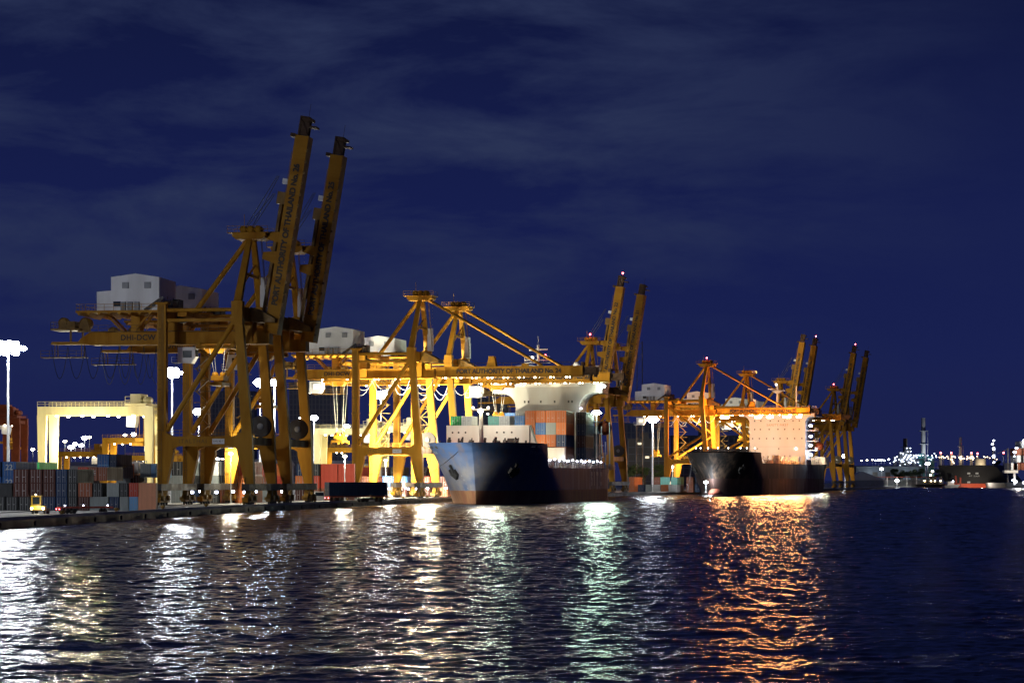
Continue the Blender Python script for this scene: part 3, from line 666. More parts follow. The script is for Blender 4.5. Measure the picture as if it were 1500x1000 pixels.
# left yard, first block (three tiers); dark colours imitate fronts in shade
Zy = 347
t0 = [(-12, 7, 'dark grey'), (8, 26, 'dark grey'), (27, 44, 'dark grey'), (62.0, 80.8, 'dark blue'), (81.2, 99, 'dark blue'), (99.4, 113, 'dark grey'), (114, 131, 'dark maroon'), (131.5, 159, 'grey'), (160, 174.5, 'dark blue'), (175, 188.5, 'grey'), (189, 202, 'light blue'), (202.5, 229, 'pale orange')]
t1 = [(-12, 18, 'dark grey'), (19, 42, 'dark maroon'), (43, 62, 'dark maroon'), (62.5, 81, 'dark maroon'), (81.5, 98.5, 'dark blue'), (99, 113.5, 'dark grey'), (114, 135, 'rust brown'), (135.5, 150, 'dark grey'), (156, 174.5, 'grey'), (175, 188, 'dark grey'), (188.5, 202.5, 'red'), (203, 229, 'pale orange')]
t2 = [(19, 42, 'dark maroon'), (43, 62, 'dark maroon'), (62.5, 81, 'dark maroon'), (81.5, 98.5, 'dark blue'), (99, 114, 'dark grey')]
def rowexact(name, items, Zd, tier, hd, Hm, base=QH, logos={}):
    s_ = FPX / Zd
    for i, it in enumerate(items):
        x0, x1, c = it[:3]; wm = (x1 - x0 - 0.6) / s_
        lab = '%s container, %s from left, %s tier, %s' % (c, ORD[i], TIER[tier], name)
        sc = Hm / 2.6
        wide = wm > 2.44 * sc * 1.25
        T = container(lab, c, (PX((x0 + x1) / 2, Zd), Zd, base + tier * Hm), -hd, 12.19 if not wide else 6.06, 2.6, sc, 'containers stacked in the ' + name, logos.get(i), parts=not wide)
        if wide:
            T.rotation_euler = (0, 0, -pi / 2); T.location.x = PX(x0, Zd); T.location.y = Zd + 1.2 * sc
            T.scale = (sc, sc * wm / (6.06 * sc), sc)
        else: T.scale = (wm / 2.44, sc, sc)
HM = 1.975
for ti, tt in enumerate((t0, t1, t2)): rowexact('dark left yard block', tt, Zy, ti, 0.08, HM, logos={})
# second block just behind, one tier above: brown boxes with pale marks
rowexact('brown yard block left of crane 26', [(114, 129, 'red'), (129, 143, 'rust brown', ), (143, 157, 'rust brown')], 372, 2, 0.09, 2.12, logos={1: ('MSC', 0.8)})
rowexact('blue yard stack beside the pale yard crane', [(142, 160, 'light blue'), (160.5, 171, 'dark blue')], 400, 2, 0.1, 2.3)
rowexact('blue yard stack beside the pale yard crane', [(142, 160, 'blue'), (160.5, 171, 'dark blue')], 400, 3, 0.1, 2.15)
rowexact('yard row behind the tank box', [(171, 186, 'orange'), (205, 221, 'grey'), (221, 229, 'light blue')], 420, 2, 0.1, 2.4)
rowexact('blue stack behind the left mast', [(-16, 2, 'blue'), (3, 24, 'blue')], 395, 1, 0.1, 2.45, logos={1: ('22', 1.3), 0: ('22', 1.3)})
rowexact('blue stack behind the left mast', [(-16, 2, 'dark blue'), (3, 24, 'blue')], 395, 2, 0.1, 2.45, logos={1: ('22', 1.3)})
rowexact('green stack left of the pale yard crane', [(38, 58, 'green')], 470, 2, 0.1, 2.6)
rowexact('green stack left of the pale yard crane', [(38, 58, 'grey')], 470, 1, 0.1, 2.6)
# blocks seen between and behind the legs of cranes 26 and 25
rowexact('yard row behind the legs of crane 26', [(246, 268, 'grey'), (268.5, 286, 'dark grey'), (302, 320, 'grey'), (322, 336, 'dark grey'), (344, 362, 'orange')], 455, 1, 0.14, 2.6)
rowexact('yard row behind the legs of crane 26', [(246, 268, 'dark grey'), (268.5, 286, 'grey'), (302, 320, 'white'), (322, 336, 'grey'), (344, 362, 'red')], 455, 2, 0.14, 2.6)
rowexact('yard row behind the legs of crane 26', [(250, 268, 'grey'), (268.5, 286, 'dark blue'), (302, 320, 'dark grey'), (322, 341, 'rust brown'), (344, 362, 'orange')], 455, 0, 0.14, 2.6)
rowexact('red yard row between cranes 25 and 24', [(374, 394, 'rust brown'), (396, 420, 'red'), (432, 450, 'orange'), (452, 468, 'red'), (470, 495, 'red'), (495.5, 520, 'red')], 520, 1, 0.15, 2.6)
rowexact('red yard row between cranes 25 and 24', [(374, 394, 'red'), (396, 420, 'orange'), (434, 450, 'dark blue'), (452, 468, 'dark grey'), (470, 495, 'red'), (495.5, 520, 'red')], 520, 2, 0.15, 2.6)
rowexact('red yard row between cranes 25 and 24', [(374, 394, 'grey'), (396, 420, 'rust brown'), (432, 450, 'dark maroon'), (452, 468, 'rust brown'), (470, 495, 'rust brown'), (495.5, 520, 'dark maroon')], 520, 0, 0.15, 2.6)
rowexact('yard row under crane 24', [(528, 545, 'dark maroon'), (560, 577, 'rust brown'), (578, 596, 'dark maroon'), (612, 630, 'dark maroon'), (640, 656, 'rust brown')], 610, 0, 0.2, 2.6)
rowexact('yard row under crane 24', [(528, 545, 'rust brown'), (560, 577, 'blue'), (578, 596, 'blue'), (612, 630, 'red'), (640, 656, 'dark maroon')], 610, 1, 0.2, 2.6)
rowexact('yard row under crane 24', [(507, 518, 'rust brown'), (519, 530, 'red'), (558, 570, 'dark maroon'), (571, 584, 'dark grey'), (613, 626, 'dark maroon')], 660, 2, 0.2, 2.6)
rowexact('yard row right of the blue ship', [(921, 930, 'orange'), (934, 944, 'dark blue'), (945, 957, 'grey'), (958, 967, 'white'), (967.5, 978, 'orange'), (979, 992, 'white'), (1005, 1016, 'rust brown'), (1017, 1026, 'dark blue'), (1027, 1036, 'orange')], 830, 0, 0.27, 2.6)
rowexact('yard row right of the blue ship', [(921, 930, 'orange'), (958, 967, 'rust brown'), (967.5, 982, 'turquoise'), (982.5, 992, 'turquoise'), (1005, 1016, 'rust brown'), (1017, 1026, 'dark blue')], 836, 1, 0.27, 2.6)

# tank container (round white end) in the yard
T = thing('tank_container', 'white tank container with a round end in the left yard', 'tank container', (PX(193, 425), 425, QH + 5.3), -0.1)
MB().lathe((0, 0, 1.2), [(0.3, 0), (0.9, 0.1), (1.1, 0.4), (1.1, 5.6), (0.3, 6.0)], 16, 'y').build('tank', M_WHITE, T)
f = MB()
for y in (0, 5.9):
    for x in (-1.2, 1.1): f.box(x, x + 0.12, y, y + 0.12, 0, 2.5)
    f.box(-1.2, 1.22, y, y + 0.12, -0.0, 0.12).box(-1.2, 1.22, y, y + 0.12, 2.38, 2.5)
f.build('frame', M_GREY, T); MB().lathe((0, -0.02, 1.2), [(0.05, -0.05), (0.2, 0), (0.2, 0.1)], 10, 'y').build('hatch', M_DARK, T)
for k, (xx, c) in enumerate(((181, 'grey'), (193, 'dark maroon'))):
    container('%s container under the white tank container, %s of two' % (c, ORD[k]), c, (PX(xx, 425), 425, QH), -0.1, 6.06, 2.6, 1.0, 'containers under the tank')
    container('%s container directly beneath the tank container level, %s of two' % (c, ORD[k]), c, (PX(xx, 425), 425, QH + 2.6), -0.1, 6.06, 2.6, 1.0, 'containers under the tank')

# ---------------------------------------------------------------- yard gantry cranes (rubber tyred)
RTGP = 0.35
def rtg(label, x0, x1, ytop, Zd, hd=0.1, m=M_YEL2, power=5000, depth=7.0, ybase=None, text_=None, lampn=4):
    s_ = FPX / Zd; span = (x1 - x0) / s_; top = PW(ytop, Zd) - QH
    T = thing('yard_gantry_crane', label, 'yard crane', (PX(x0, Zd), Zd, QH), -hd, 'yard gantry cranes')
    for v in (0, depth):
        MB().box(-0.3, span + 0.3, v - 0.55, v + 0.55, top - 1.8, top).rail([(-0.3, v - 0.5, top), (span + 0.3, v - 0.5, top)], 1.0).build('girder', m, T)
        for u in (0.6, span - 0.6):
            MB().prism([(u - 1.0, top - 1.8), (u + 1.0, top - 1.8), (u + 0.6, 1.6), (u - 0.6, 1.6)], v - 0.5, v + 0.5).build('leg', m, T)
            for q in (-0.9, 0.9):
                cached('rtgw', lambda k: k.lathe((0, 0, 0), [(0.3, -0.28), (0.7, -0.25), (0.75, 0), (0.7, 0.25), (0.3, 0.28)], 14, 'y'), 'wheel', M_BLACK, T, (u, v + q, 0.75), (0, 0, pi / 2))
    for u in (0.6, span - 0.6): MB().box(u - 0.5, u + 0.5, -2.0, depth + 2.0, 1.2, 2.0).box(u - 0.4, u + 0.4, 0.5, depth - 0.5, top - 1.5, top - 0.7).build('sill_beam', m, T)
    tu = span * 0.86
    MB().box(tu - 2.2, tu + 2.2, -0.6, depth + 0.6, top + 0.1, top + 0.6).box(tu - 1.6, tu + 0.6, 1.0, depth - 1, top + 0.6, top + 2.6).lathe((tu + 1.4, depth / 2, top + 1.4), [(0.2, -1.6), (0.7, -1.5), (0.7, 1.5), (0.2, 1.6)], 12, 'y').rail([(tu - 2.2, -0.6, top + 0.6), (tu + 2.2, -0.6, top + 0.6)], 1.4).build('trolley', m, T)
    MB().prism([(tu - 2.4, top - 4.2), (tu - 0.6, top - 4.4), (tu - 0.3, top - 3.0), (tu - 0.3, top - 2.0), (tu - 2.4, top - 2.0)], 0.8, 2.8).build('operator_cab', M_WHITE, T)
    sp_ = MB(); sp_.box(tu - 1.2, tu + 1.2, 0.5, depth - 0.5, top - 8.2, top - 7.6).box(tu - 0.9, tu + 0.9, 2, depth - 2, top - 7.4, top - 6.6)
    for q in (-0.8, 0.8): sp_.tube((tu + q, 2.4, top - 6.7), (tu + q, 2.4, top + 0.1), 0.04, 5).tube((tu + q, depth - 2.4, top - 6.7), (tu + q, depth - 2.4, top + 0.1), 0.04, 5)
    sp_.build('spreader', M_YEL, T)
    for k in range(lampn):
        u = span * (k + 0.7) / (lampn + 0.4)
        for v in (0, depth): cached('rtgl', lambda q: q.lathe((0, 0, 0), [(0.34, 0.15), (0.34, 0), (0.16, -0.16)], 10), 'floodlight', E_WW, T, (u, v - 0.3, top - 2.0))
    if text_: text(text_, 1.2, M_TEXT, T, (span * 0.42, depth - 0.6, top - 0.95), bold=0.03)
    if power:
        power = power * RTGP
        lamp_light(T, (span * 0.5, -4.5, top * 0.55), power, (1, 0.93, 0.66), 0.5)
        lamp_light(T, (span * 0.25, depth / 2, top * 0.6), power, (1, 0.93, 0.66), 0.5)
    return T
rtg('large pale yellow yard crane lit white, left of crane 26', 58, 229, 595.5, 506, 0.16, power=42000, text_='PAT')
rtg('smaller yellow yard crane seen through the large pale one', 152, 236, 641, 760, 0.2, M_YEL, power=9000, lampn=3)
rtg('dim yellow yard crane far back at the left', 84, 156, 661, 830, 0.2, M_YEL, power=1500, lampn=3)
rtg('low yellow yard crane behind the portal of crane 26', 186, 262, 667, 900, 0.2, M_YEL, power=1500, lampn=3)
rtg('pale yard crane between cranes 25 and 24', 462, 560, 627, 700, 0.2, power=4000, lampn=4)
rtg('pale yard crane behind crane 24 and its light mast', 553, 612, 624, 745, 0.25, power=6000, lampn=2)
rtg('yellow yard crane inside the yard behind the red row', 472, 548, 655, 870, 0.2, M_YEL, power=9000, lampn=2)
rtg('orange yard crane behind the blue stack at the left edge', -70, 30, 612, 640, 0.1, M_ORANGE, power=1500, lampn=3)
rtg('second orange yard crane at the left edge with clustered machinery', -40, 14, 606, 670, 0.1, M_ORANGE, power=1200, lampn=2)

# ---------------------------------------------------------------- ships
def hull_b(t, w, B, rake, wdeck, Ldeck, Lwl, L_, tb=20):
    """half breadth at distance t aft of the waterline stem, height w"""
    f = max(0.0, min(1.0, w / wdeck))
    ts = -rake * f ** 1.3
    if t <= ts: return 0.0
    Le = Lwl + (Ldeck - Lwl) * f ** 1.15
    s_ = min(1.0, (t - ts) / Le)
    b = B * (1 - (1 - s_) ** 2.3) ** (0.62 + 0.28 * (1 - f))
    # narrowing run towards the stern, low down
    q = max(0.0, (t - (L_ - tb)) / tb)
    if q > 0: b *= 1 - (0.92 * (1 - min(1, f * 1.25)) + 0.10 * f) * min(1, q) ** 1.6
    return b
def ship_hull(T, L_, B, rake, hdeck, hmain, tfc, boot, mats, Ldeck=14, Lwl=46, sheer=0.3, drop=3.0):
    NT = 60
    tt = [-rake] + [-rake + (rake + 16) * (k / 18) ** 1.25 for k in range(1, 19)] + [16 + (L_ - 16) * (k / 40) for k in range(1, 41)]
    def top(t):
        if t < tfc: return hdeck
        if t < tfc + drop: 
            q = (t - tfc) / drop; return hdeck + (hmain - hdeck) * (1 - (1 - q) ** 2.2)
        return hmain - sheer * 0 + 0.8 * max(0, (t - L_ * 0.7) / (L_ * 0.3)) * sheer
    tt = sorted(set([round(x, 3) for x in tt + [tfc - 0.01, tfc + drop * 0.3, tfc + drop * 0.6, tfc + drop]]))
    levels = [-2.5, 0.0, boot]
    nw = 10
    m = MB(); V = {}; vs = []
    for i, t in enumerate(tt):
        H = top(t)
        ws = levels + [boot + (H - boot) * (k / nw) for k in range(1, nw + 1)]
        for j, w in enumerate(ws):
            # rake: shift the forward stations of low levels aft so the stem closes
            f = max(0.0, min(1.0, w / hdeck)); ts = -rake * f ** 1.3
            te = max(t, ts)
            b = hull_b(te, w, B, rake, hdeck, Ldeck, Lwl, L_)
            V[(i, j, 0)] = len(vs); vs.append((-b, te, w))
            V[(i, j, 1)] = len(vs); vs.append((b, te, w))
    nj = 3 + nw
    for i in range(len(tt) - 1):
        for j in range(nj - 1):
            m.m = 1 if j < 2 else 0
            for s_ in (0, 1):
                q = (V[(i, j, s_)], V[(i + 1, j, s_)], V[(i + 1, j + 1, s_)], V[(i, j + 1, s_)])
                m.f.append(list(q)); m.sm.append(True); m.mi.append(m.m)
        # deck a little below the bulwark top
    m.v = [tuple(v) for v in vs]
    i = len(tt) - 1; m.m = 0
    for j in range(nj - 1):
        m.f.append([V[(i, j, 0)], V[(i, j, 1)], V[(i, j + 1, 1)], V[(i, j + 1, 0)]]); m.sm.append(False); m.mi.append(1 if j < 2 else 0)
    # bulwark cap / deck plating
    dk = MB()
    for i in range(len(tt) - 1):
        a = [V[(i, nj - 1, 0)], V[(i, nj - 1, 1)], V[(i + 1, nj - 1, 1)], V[(i + 1, nj - 1, 0)]]
        pts = [Vector(vs[k]) - Vector((0, 0, 0.35)) for k in a]
        for k in (0, 3): pts[k].x += 0.05
        for k in (1, 2): pts[k].x -= 0.05
        dk.add(pts, [(0, 1, 2, 3)])
    me = bpy.data.meshes.new('hull'); me.from_pydata(m.v, [], m.f)
    me.polygons.foreach_set('use_smooth', m.sm); me.polygons.foreach_set('material_index', m.mi)
    for q in mats: me.materials.append(q)
    import bmesh
    bm = bmesh.new(); bm.from_mesh(me); bmesh.ops.remove_doubles(bm, verts=bm.verts, dist=0.002); bmesh.ops.recalc_face_normals(bm, faces=bm.faces)
    bmesh.ops.dissolve_degenerate(bm, dist=0.002, edges=bm.edges)
    for e_ in bm.edges:
        if all(abs(v.co.x) < 0.01 for v in e_.verts): e_.smooth = False
    bm.to_mesh(me); bm.free()
    link('hull', me, T); dk.build('deck', M_RED, T)
    def surf(t, w, side, off=0.06):
        b = hull_b(t, w, B, rake, hdeck, Ldeck, Lwl, L_)
        db = (hull_b(t + 0.2, w, B, rake, hdeck, Ldeck, Lwl, L_) - hull_b(t - 0.2, w, B, rake, hdeck, Ldeck, Lwl, L_)) / 0.4
        dw = (hull_b(t, w + 0.2, B, rake, hdeck, Ldeck, Lwl, L_) - hull_b(t, w - 0.2, B, rake, hdeck, Ldeck, Lwl, L_)) / 0.4
        n = Vector((side, -db, -dw)).normalized()
        return Vector((side * b, t, w)) + n * off, n
    return surf, top
def face_frame(n, up=Vector((0, 0, 1))):
    z = n.normalized(); x = up.cross(z).normalized(); y = z.cross(x)
    return Matrix((x, y, z)).transposed().to_euler()

def house_face(m, x0, x1, xl, xr, z0, zw, z1, r, y0, y1):
    """ship's house: body x0..x1 widening through curved brackets to bridge wings xl..xr"""
    pl = [(x0, z0)] + [(x0 - r + r * cos(a), zw - r + r * sin(a)) for a in [pi / 2 * k / 6 for k in range(0, 7)]][0:0]
    left = [(x0 - r * (1 - cos(radians(a))), (zw - r) + r * sin(radians(a))) for a in range(0, 91, 15)]
    right = [(x1 + r * (1 - cos(radians(a))), (zw - r) + r * sin(radians(a))) for a in range(90, -1, -15)]
    poly = [(x0, z0)] + left + [(xl, zw), (xl, z1), (xr, z1), (xr, zw)] + right + [(x1, z0)]
    m.prism(poly, y0, y1)

def ship_mat(name, col, aft=None, bow_glow=None):
    m = bpy.data.materials.new(name); m.use_nodes = True; t = m.node_tree; b = t.nodes['Principled BSDF']; b.inputs['Roughness'].default_value = 0.62; b.inputs['Specular IOR Level'].default_value = 0.3
    c = t.nodes.new('ShaderNodeTexCoord')
    mpn = t.nodes.new('ShaderNodeMapping'); mpn.inputs['Scale'].default_value = (0.5, 0.5, 0.06)
    n = t.nodes.new('ShaderNodeTexNoise'); n.inputs['Detail'].default_value = 8; n.inputs['Scale'].default_value = 1.0; n.inputs['Roughness'].default_value = 0.6
    r = t.nodes.new('ShaderNodeValToRGB'); r.color_ramp.elements[0].position = 0.5; r.color_ramp.elements[1].position = 0.75
    x = t.nodes.new('ShaderNodeMix'); x.data_type = 'RGBA'; x.inputs[6].default_value = (*col, 1); x.inputs[7].default_value = (0.16, 0.11, 0.075, 1)
    t.links.new(c.outputs['Object'], mpn.inputs[0]); t.links.new(mpn.outputs[0], n.inputs[0]); t.links.new(n.outputs[0], r.inputs[0])
    mm = t.nodes.new('ShaderNodeMath'); mm.operation = 'MULTIPLY'; mm.inputs[1].default_value = 0.8; t.links.new(r.outputs[0], mm.inputs[0]); t.links.new(mm.outputs[0], x.inputs[0])
    last = x.outputs[2]
    if bow_glow:     # pale patch low on the bow imitates lamplight from the quay
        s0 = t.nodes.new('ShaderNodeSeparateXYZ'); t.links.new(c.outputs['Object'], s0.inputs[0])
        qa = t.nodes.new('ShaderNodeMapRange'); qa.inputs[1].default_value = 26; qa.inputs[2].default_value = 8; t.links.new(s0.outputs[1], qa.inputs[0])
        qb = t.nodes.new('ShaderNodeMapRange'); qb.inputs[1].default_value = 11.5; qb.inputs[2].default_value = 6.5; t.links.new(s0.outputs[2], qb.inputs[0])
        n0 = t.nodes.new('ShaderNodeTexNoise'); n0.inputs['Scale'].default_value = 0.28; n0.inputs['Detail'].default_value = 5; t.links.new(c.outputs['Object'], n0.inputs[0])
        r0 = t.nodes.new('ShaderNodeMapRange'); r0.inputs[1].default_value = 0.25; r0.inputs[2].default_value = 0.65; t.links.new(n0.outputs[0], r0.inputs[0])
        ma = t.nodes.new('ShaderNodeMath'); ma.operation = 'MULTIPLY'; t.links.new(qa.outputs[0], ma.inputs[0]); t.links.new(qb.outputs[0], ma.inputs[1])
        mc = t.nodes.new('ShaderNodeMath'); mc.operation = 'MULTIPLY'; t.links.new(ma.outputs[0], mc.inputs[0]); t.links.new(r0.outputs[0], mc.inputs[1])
        x0 = t.nodes.new('ShaderNodeMix'); x0.data_type = 'RGBA'; t.links.new(mc.outputs[0], x0.inputs[0]); t.links.new(last, x0.inputs[6]); x0.inputs[7].default_value = (*bow_glow, 1); last = x0.outputs[2]
    if aft:      # the after part of the hull is weathered to another colour, with pale scuff streaks
        s_ = t.nodes.new('ShaderNodeSeparateXYZ'); t.links.new(c.outputs['Object'], s_.inputs[0])
        q = t.nodes.new('ShaderNodeMapRange'); q.inputs[1].default_value = aft[0]; q.inputs[2].default_value = aft[1]; t.links.new(s_.outputs[1], q.inputs[0])
        n2 = t.nodes.new('ShaderNodeTexNoise'); n2.inputs['Scale'].default_value = 1; n2.inputs['Detail'].default_value = 5
        mp2 = t.nodes.new('ShaderNodeMapping'); mp2.inputs['Scale'].default_value = (0.5, 0.35, 0.05); t.links.new(c.outputs['Object'], mp2.inputs[0]); t.links.new(mp2.outputs[0], n2.inputs[0])
        r2 = t.nodes.new('ShaderNodeValToRGB'); r2.color_ramp.elements[0].position = 0.52; r2.color_ramp.elements[1].position = 0.66; t.links.new(n2.outputs[0], r2.inputs[0])
        x2 = t.nodes.new('ShaderNodeMix'); x2.data_type = 'RGBA'; t.links.new(r2.outputs[0], x2.inputs[0]); x2.inputs[6].default_value = (*aft[2], 1); x2.inputs[7].default_value = (*aft[3], 1)
        x3 = t.nodes.new('ShaderNodeMix'); x3.data_type = 'RGBA'; t.links.new(q.outputs[0], x3.inputs[0]); t.links.new(last, x3.inputs[6]); t.links.new(x2.outputs[2], x3.inputs[7]); last = x3.outputs[2]
    t.links.new(last, b.inputs['Base Color'])
    return m

def deck_rail(T, surf_pts, h=1.1):
    m = MB(); m.rail(surf_pts, h, 1.5, 0.04); m.build('railing', M_SHIPW, T)

def anchor(T, p, n):
    a = MB(); a.box(-0.3, 0.3, -1.9, 1.2, 0.1, 0.5); a.prism([(-1.6, -1.2), (0, -2.4), (1.6, -1.2), (1.3, 0.1), (0.9, -0.9), (-0.9, -0.9), (-1.3, 0.1)], 0.05, 0.6, 'z')
    o = a.build('anchor', M_BLACK, T, p); o.rotation_euler = face_frame(n)
    b = MB().lathe((0, 0, 0), [(1.5, 0.0), (1.3, 0.16), (0.9, 0.18)], 16); q = b.build('hawse_pipe', M_DARK, T, p + Vector((0, 0, 0.9)))
    q.rotation_euler = face_frame(n)

# ---- ship 1: blue feeder container ship
H1 = radians(11.0)
S1 = thing('container_ship', 'blue container ship with a rusty waterline moored bow towards us in the middle', 'container ship', (-7.8, 524, 0), -H1)
HB = ship_mat('blue_hull_paint', (0.05, 0.105, 0.24), (40, 66, (0.11, 0.08, 0.115), (0.26, 0.26, 0.33)), bow_glow=(0.26, 0.25, 0.24))
HBOOT = mat('rusty_boot_topping', (0.22, 0.085, 0.04), 0.7, dirt=0.8, dcol=(0.42, 0.27, 0.12), scale=0.3, streak=True)
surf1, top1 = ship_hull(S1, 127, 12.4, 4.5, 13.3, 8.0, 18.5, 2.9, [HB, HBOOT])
for sd, (ta, wa) in ((-1, (2.6, 7.6)), (1, (5.0, 8.0))):
    p, n = surf1(ta, wa, sd, 0.1); anchor(S1, p, n)
p, n = surf1(9.0, 11.2, 1); o = text('SITC PHOENIX', 1.1, M_TEXTW, S1, p, face_frame(n), name='ship_name')
p, n = surf1(6.0, 11.2, -1); o = text('SITC PHOENIX', 1.0, M_TEXTW, S1, p, face_frame(n), name='ship_name')
for k in range(4):
    p, n = surf1(1.2, 3.4 + 0.9 * k, -1, 0.05); text(str(6 + k), 0.5, M_TEXTW, S1, p, face_frame(n), name='draught_mark')
for k in range(5):
    p, n = surf1(5.5 + 0.9 * k, 12.55, 1, 0.05); MB().box(-0.28, 0.28, -0.25, 0.25, 0, 0.08).build('fairlead', M_TEXTW if k != 2 else M_DARK, S1, p).rotation_euler = face_frame(n)
for k in range(3):
    p, n = surf1(1.5 + 2.4 * k, 12.4, -1, 0.05); MB().box(-0.45, 0.45, -0.3, 0.3, 0, 0.1).build('fairlead', M_DARK, S1, p).rotation_euler = face_frame(n)
p, n = surf1(86, 4.9, 1, 0.05); text('SITC', 4.4, M_TEXTW, S1, Vector((p.x, 88, 5.3)), (pi / 2, 0, pi / 2), bold=0.1, spacing=2.2, name='company_lettering')
# breakwater house behind the forecastle
bw = MB(); bw.box(-11.0, 8.0, 20.0, 23.0, 12.9, 17.5); bw.prism([(8.0, 12.9), (9.6, 12.9), (8.0, 17.5)], 20.4, 22.6); BW = bw.build('breakwater', M_SHIPW, S1)
for k, u in enumerate((-9.6, -8.2, -6.6, 0.6, 2.2, 4.0)):
    cached('porth', lambda m: m.lathe((0, 0, 0), [(0.22, -0.04), (0.22, 0.02)], 12, 'y'), 'porthole', M_DARK, BW, (u, 19.98, 15.9))
# forecastle gear
g = MB()
for k in range(26):
    u = -9 + 18 * (k / 25.0); hh = 0.5 + 0.9 * ((k * 7) % 5) / 5
    t_ = 4 + ((k * 5) % 7)
    if abs(u) < hull_b(t_, 13, 12.4, 4.5, 13.3, 14, 46, 127) - 0.6: MB().tube((u, t_, 12.9), (u + 0.15, t_, 13.4 + hh), 0.14 + 0.08 * (k % 3), 6).build('deck_fitting', M_DARK, S1)
for x_ in (-3, 3): MB().lathe((x_, 9, 13.5), [(0.2, -0.8), (0.5, -0.7), (0.3, 0), (0.5, 0.7), (0.2, 0.8)], 12, 'y').build('anchor_windlass', M_DARK, S1)
g.box(5, 7, 10, 12, 12.9, 14.4)
g.build('mooring_gear', M_DARK, S1)
FM = MB().lathe((0.3, 4.0, 13.0), [(0.62, 0), (0.55, 1), (0.42, 7.2), (0.12, 7.4), (0.1, 11.5)], 12).build('foremast', M_SHIPW, S1)
MB().beam((-1.6, 4, 20.6), (2.2, 4, 20.6), 0.18).beam((-0.8, 4, 23.4), (1.4, 4, 23.4), 0.12).build('yardarm', M_SHIPW, FM)
for x_, z_, r_ in ((0.3, 20.3, 0.62), (-1.4, 21.0, 0.3), (2.0, 21.0, 0.3), (1.9, 19.6, 0.25), (0.3, 23.7, 0.22)):
    MB().lathe((x_, 3.5, z_), [(r_ * 0.5, -r_ * 0.7), (r_, -r_ * 0.3), (r_, r_ * 0.3), (r_ * 0.5, r_ * 0.7)], 12).build('floodlight', E_WW if r_ > 0.5 else E_DIM, FM)
lamp_light(S1, (0.3, 7.5, 20.0), 6500, (1, 0.95, 0.8), 0.4)
# main house and bridge
HT = 96.0
hm = MB(); house_face(hm, -9.8, 6.8, -15.6, 12.6, 7.7, 27.4, 30.0, 3.6, HT, HT + 11)
HS = hm.build('superstructure', mat('pale_house_paint', (0.38, 0.365, 0.33), 0.55, dirt=0.5, dcol=(0.33, 0.26, 0.18), scale=0.3, streak=True), S1)
MB().box(-9.8, 6.8, HT - 0.35, HT, 29.0, 31.0).box(-9.6, 6.6, HT + 1, HT + 9, 30.0, 32.6).build('bridge_deck', M_SHIPW, HS)
bwn = MB()
for k in range(12): bwn.box(-9.2 + 1.33 * k, -8.1 + 1.33 * k, HT + 0.9, HT + 1.0, 31.0, 32.2)
bwn.build('bridge_window', M_GLASS, HS)
for zz, us in ((25.2, (-7.4, -6.4, -3.2, 0.4, 4.0, 4.9)), (22.0, (-7.6, -3.4, 0.6, 4.6)), (19.0, (-7.4, -3.2, 0.6, 4.6))):
    for u in us:
        MB().box(u - 0.22, u + 0.22, HT - 0.05, HT + 0.02, zz - 0.3, zz + 0.3).build('window', M_DARK, HS)
rm = MB(); rm.lathe((-4.6, HT + 4, 32.6), [(0.5, 0), (0.4, 1), (0.25, 7.4)], 10).beam((-7.0, HT + 4, 38.6), (-2.2, HT + 4, 38.8), 0.35).beam((-8.2, HT + 4, 36.0), (-1.4, HT + 4, 36.0), 0.2)
rm.box(-8.0, -1.4, HT + 3, HT + 5, 35.3, 35.45).rail([(-8, HT + 3, 35.4), (-1.4, HT + 3, 35.4)], 1.6).tube((-4.6, HT + 4, 40), (-4.6, HT + 4, 42.2), 0.06, 5)
RM = rm.build('radar_mast', M_SHIPW, HS)
MB().lathe((5.4, HT + 4, 34.2), [(0.3, -1.4), (0.35, -0.4), (0.85, 0), (0.9, 0.5), (0.6, 1.1), (0.15, 1.3)], 14).build('satellite_dome', M_WHITE, HS)
MB().lathe((-6.0, HT + 3.2, 36.6), [(0.2, -0.35), (0.4, 0), (0.2, 0.35)], 10).build('floodlight', E_DIM, RM)
MB().lathe((-2.6, HT + 3.2, 37.2), [(0.15, -0.25), (0.28, 0), (0.15, 0.25)], 10).build('warning_lamp', E_RED, RM)
for x_, z_, r_, em in ((-14.6, 28.4, 1.1, E_GR), (12.8, 29.0, 0.9, E_GR), (11.4, 22.3, 1.15, E_GR), (7.4, 23.4, 0.35, E_BLUE)):
    MB().lathe((x_, HT - 1.0, z_), [(r_ * 0.6, -r_ * 0.4), (r_, -r_ * 0.15), (r_, r_ * 0.15), (r_ * 0.6, r_ * 0.4)], 14).build('floodlight', em, HS)
    if em is E_GR: lamp_light(S1, (x_, HT - 2.6, z_ - 0.3), 12000, (0.72, 1.0, 0.74), 1.6, spot=170, direction=(0, -1, -0.15), blend=0.2)
for q in (11.4,): MB().beam((q, HT - 1, 8), (q, HT - 1, 22), 0.3).build('lamp_post', M_SHIPW, HS)
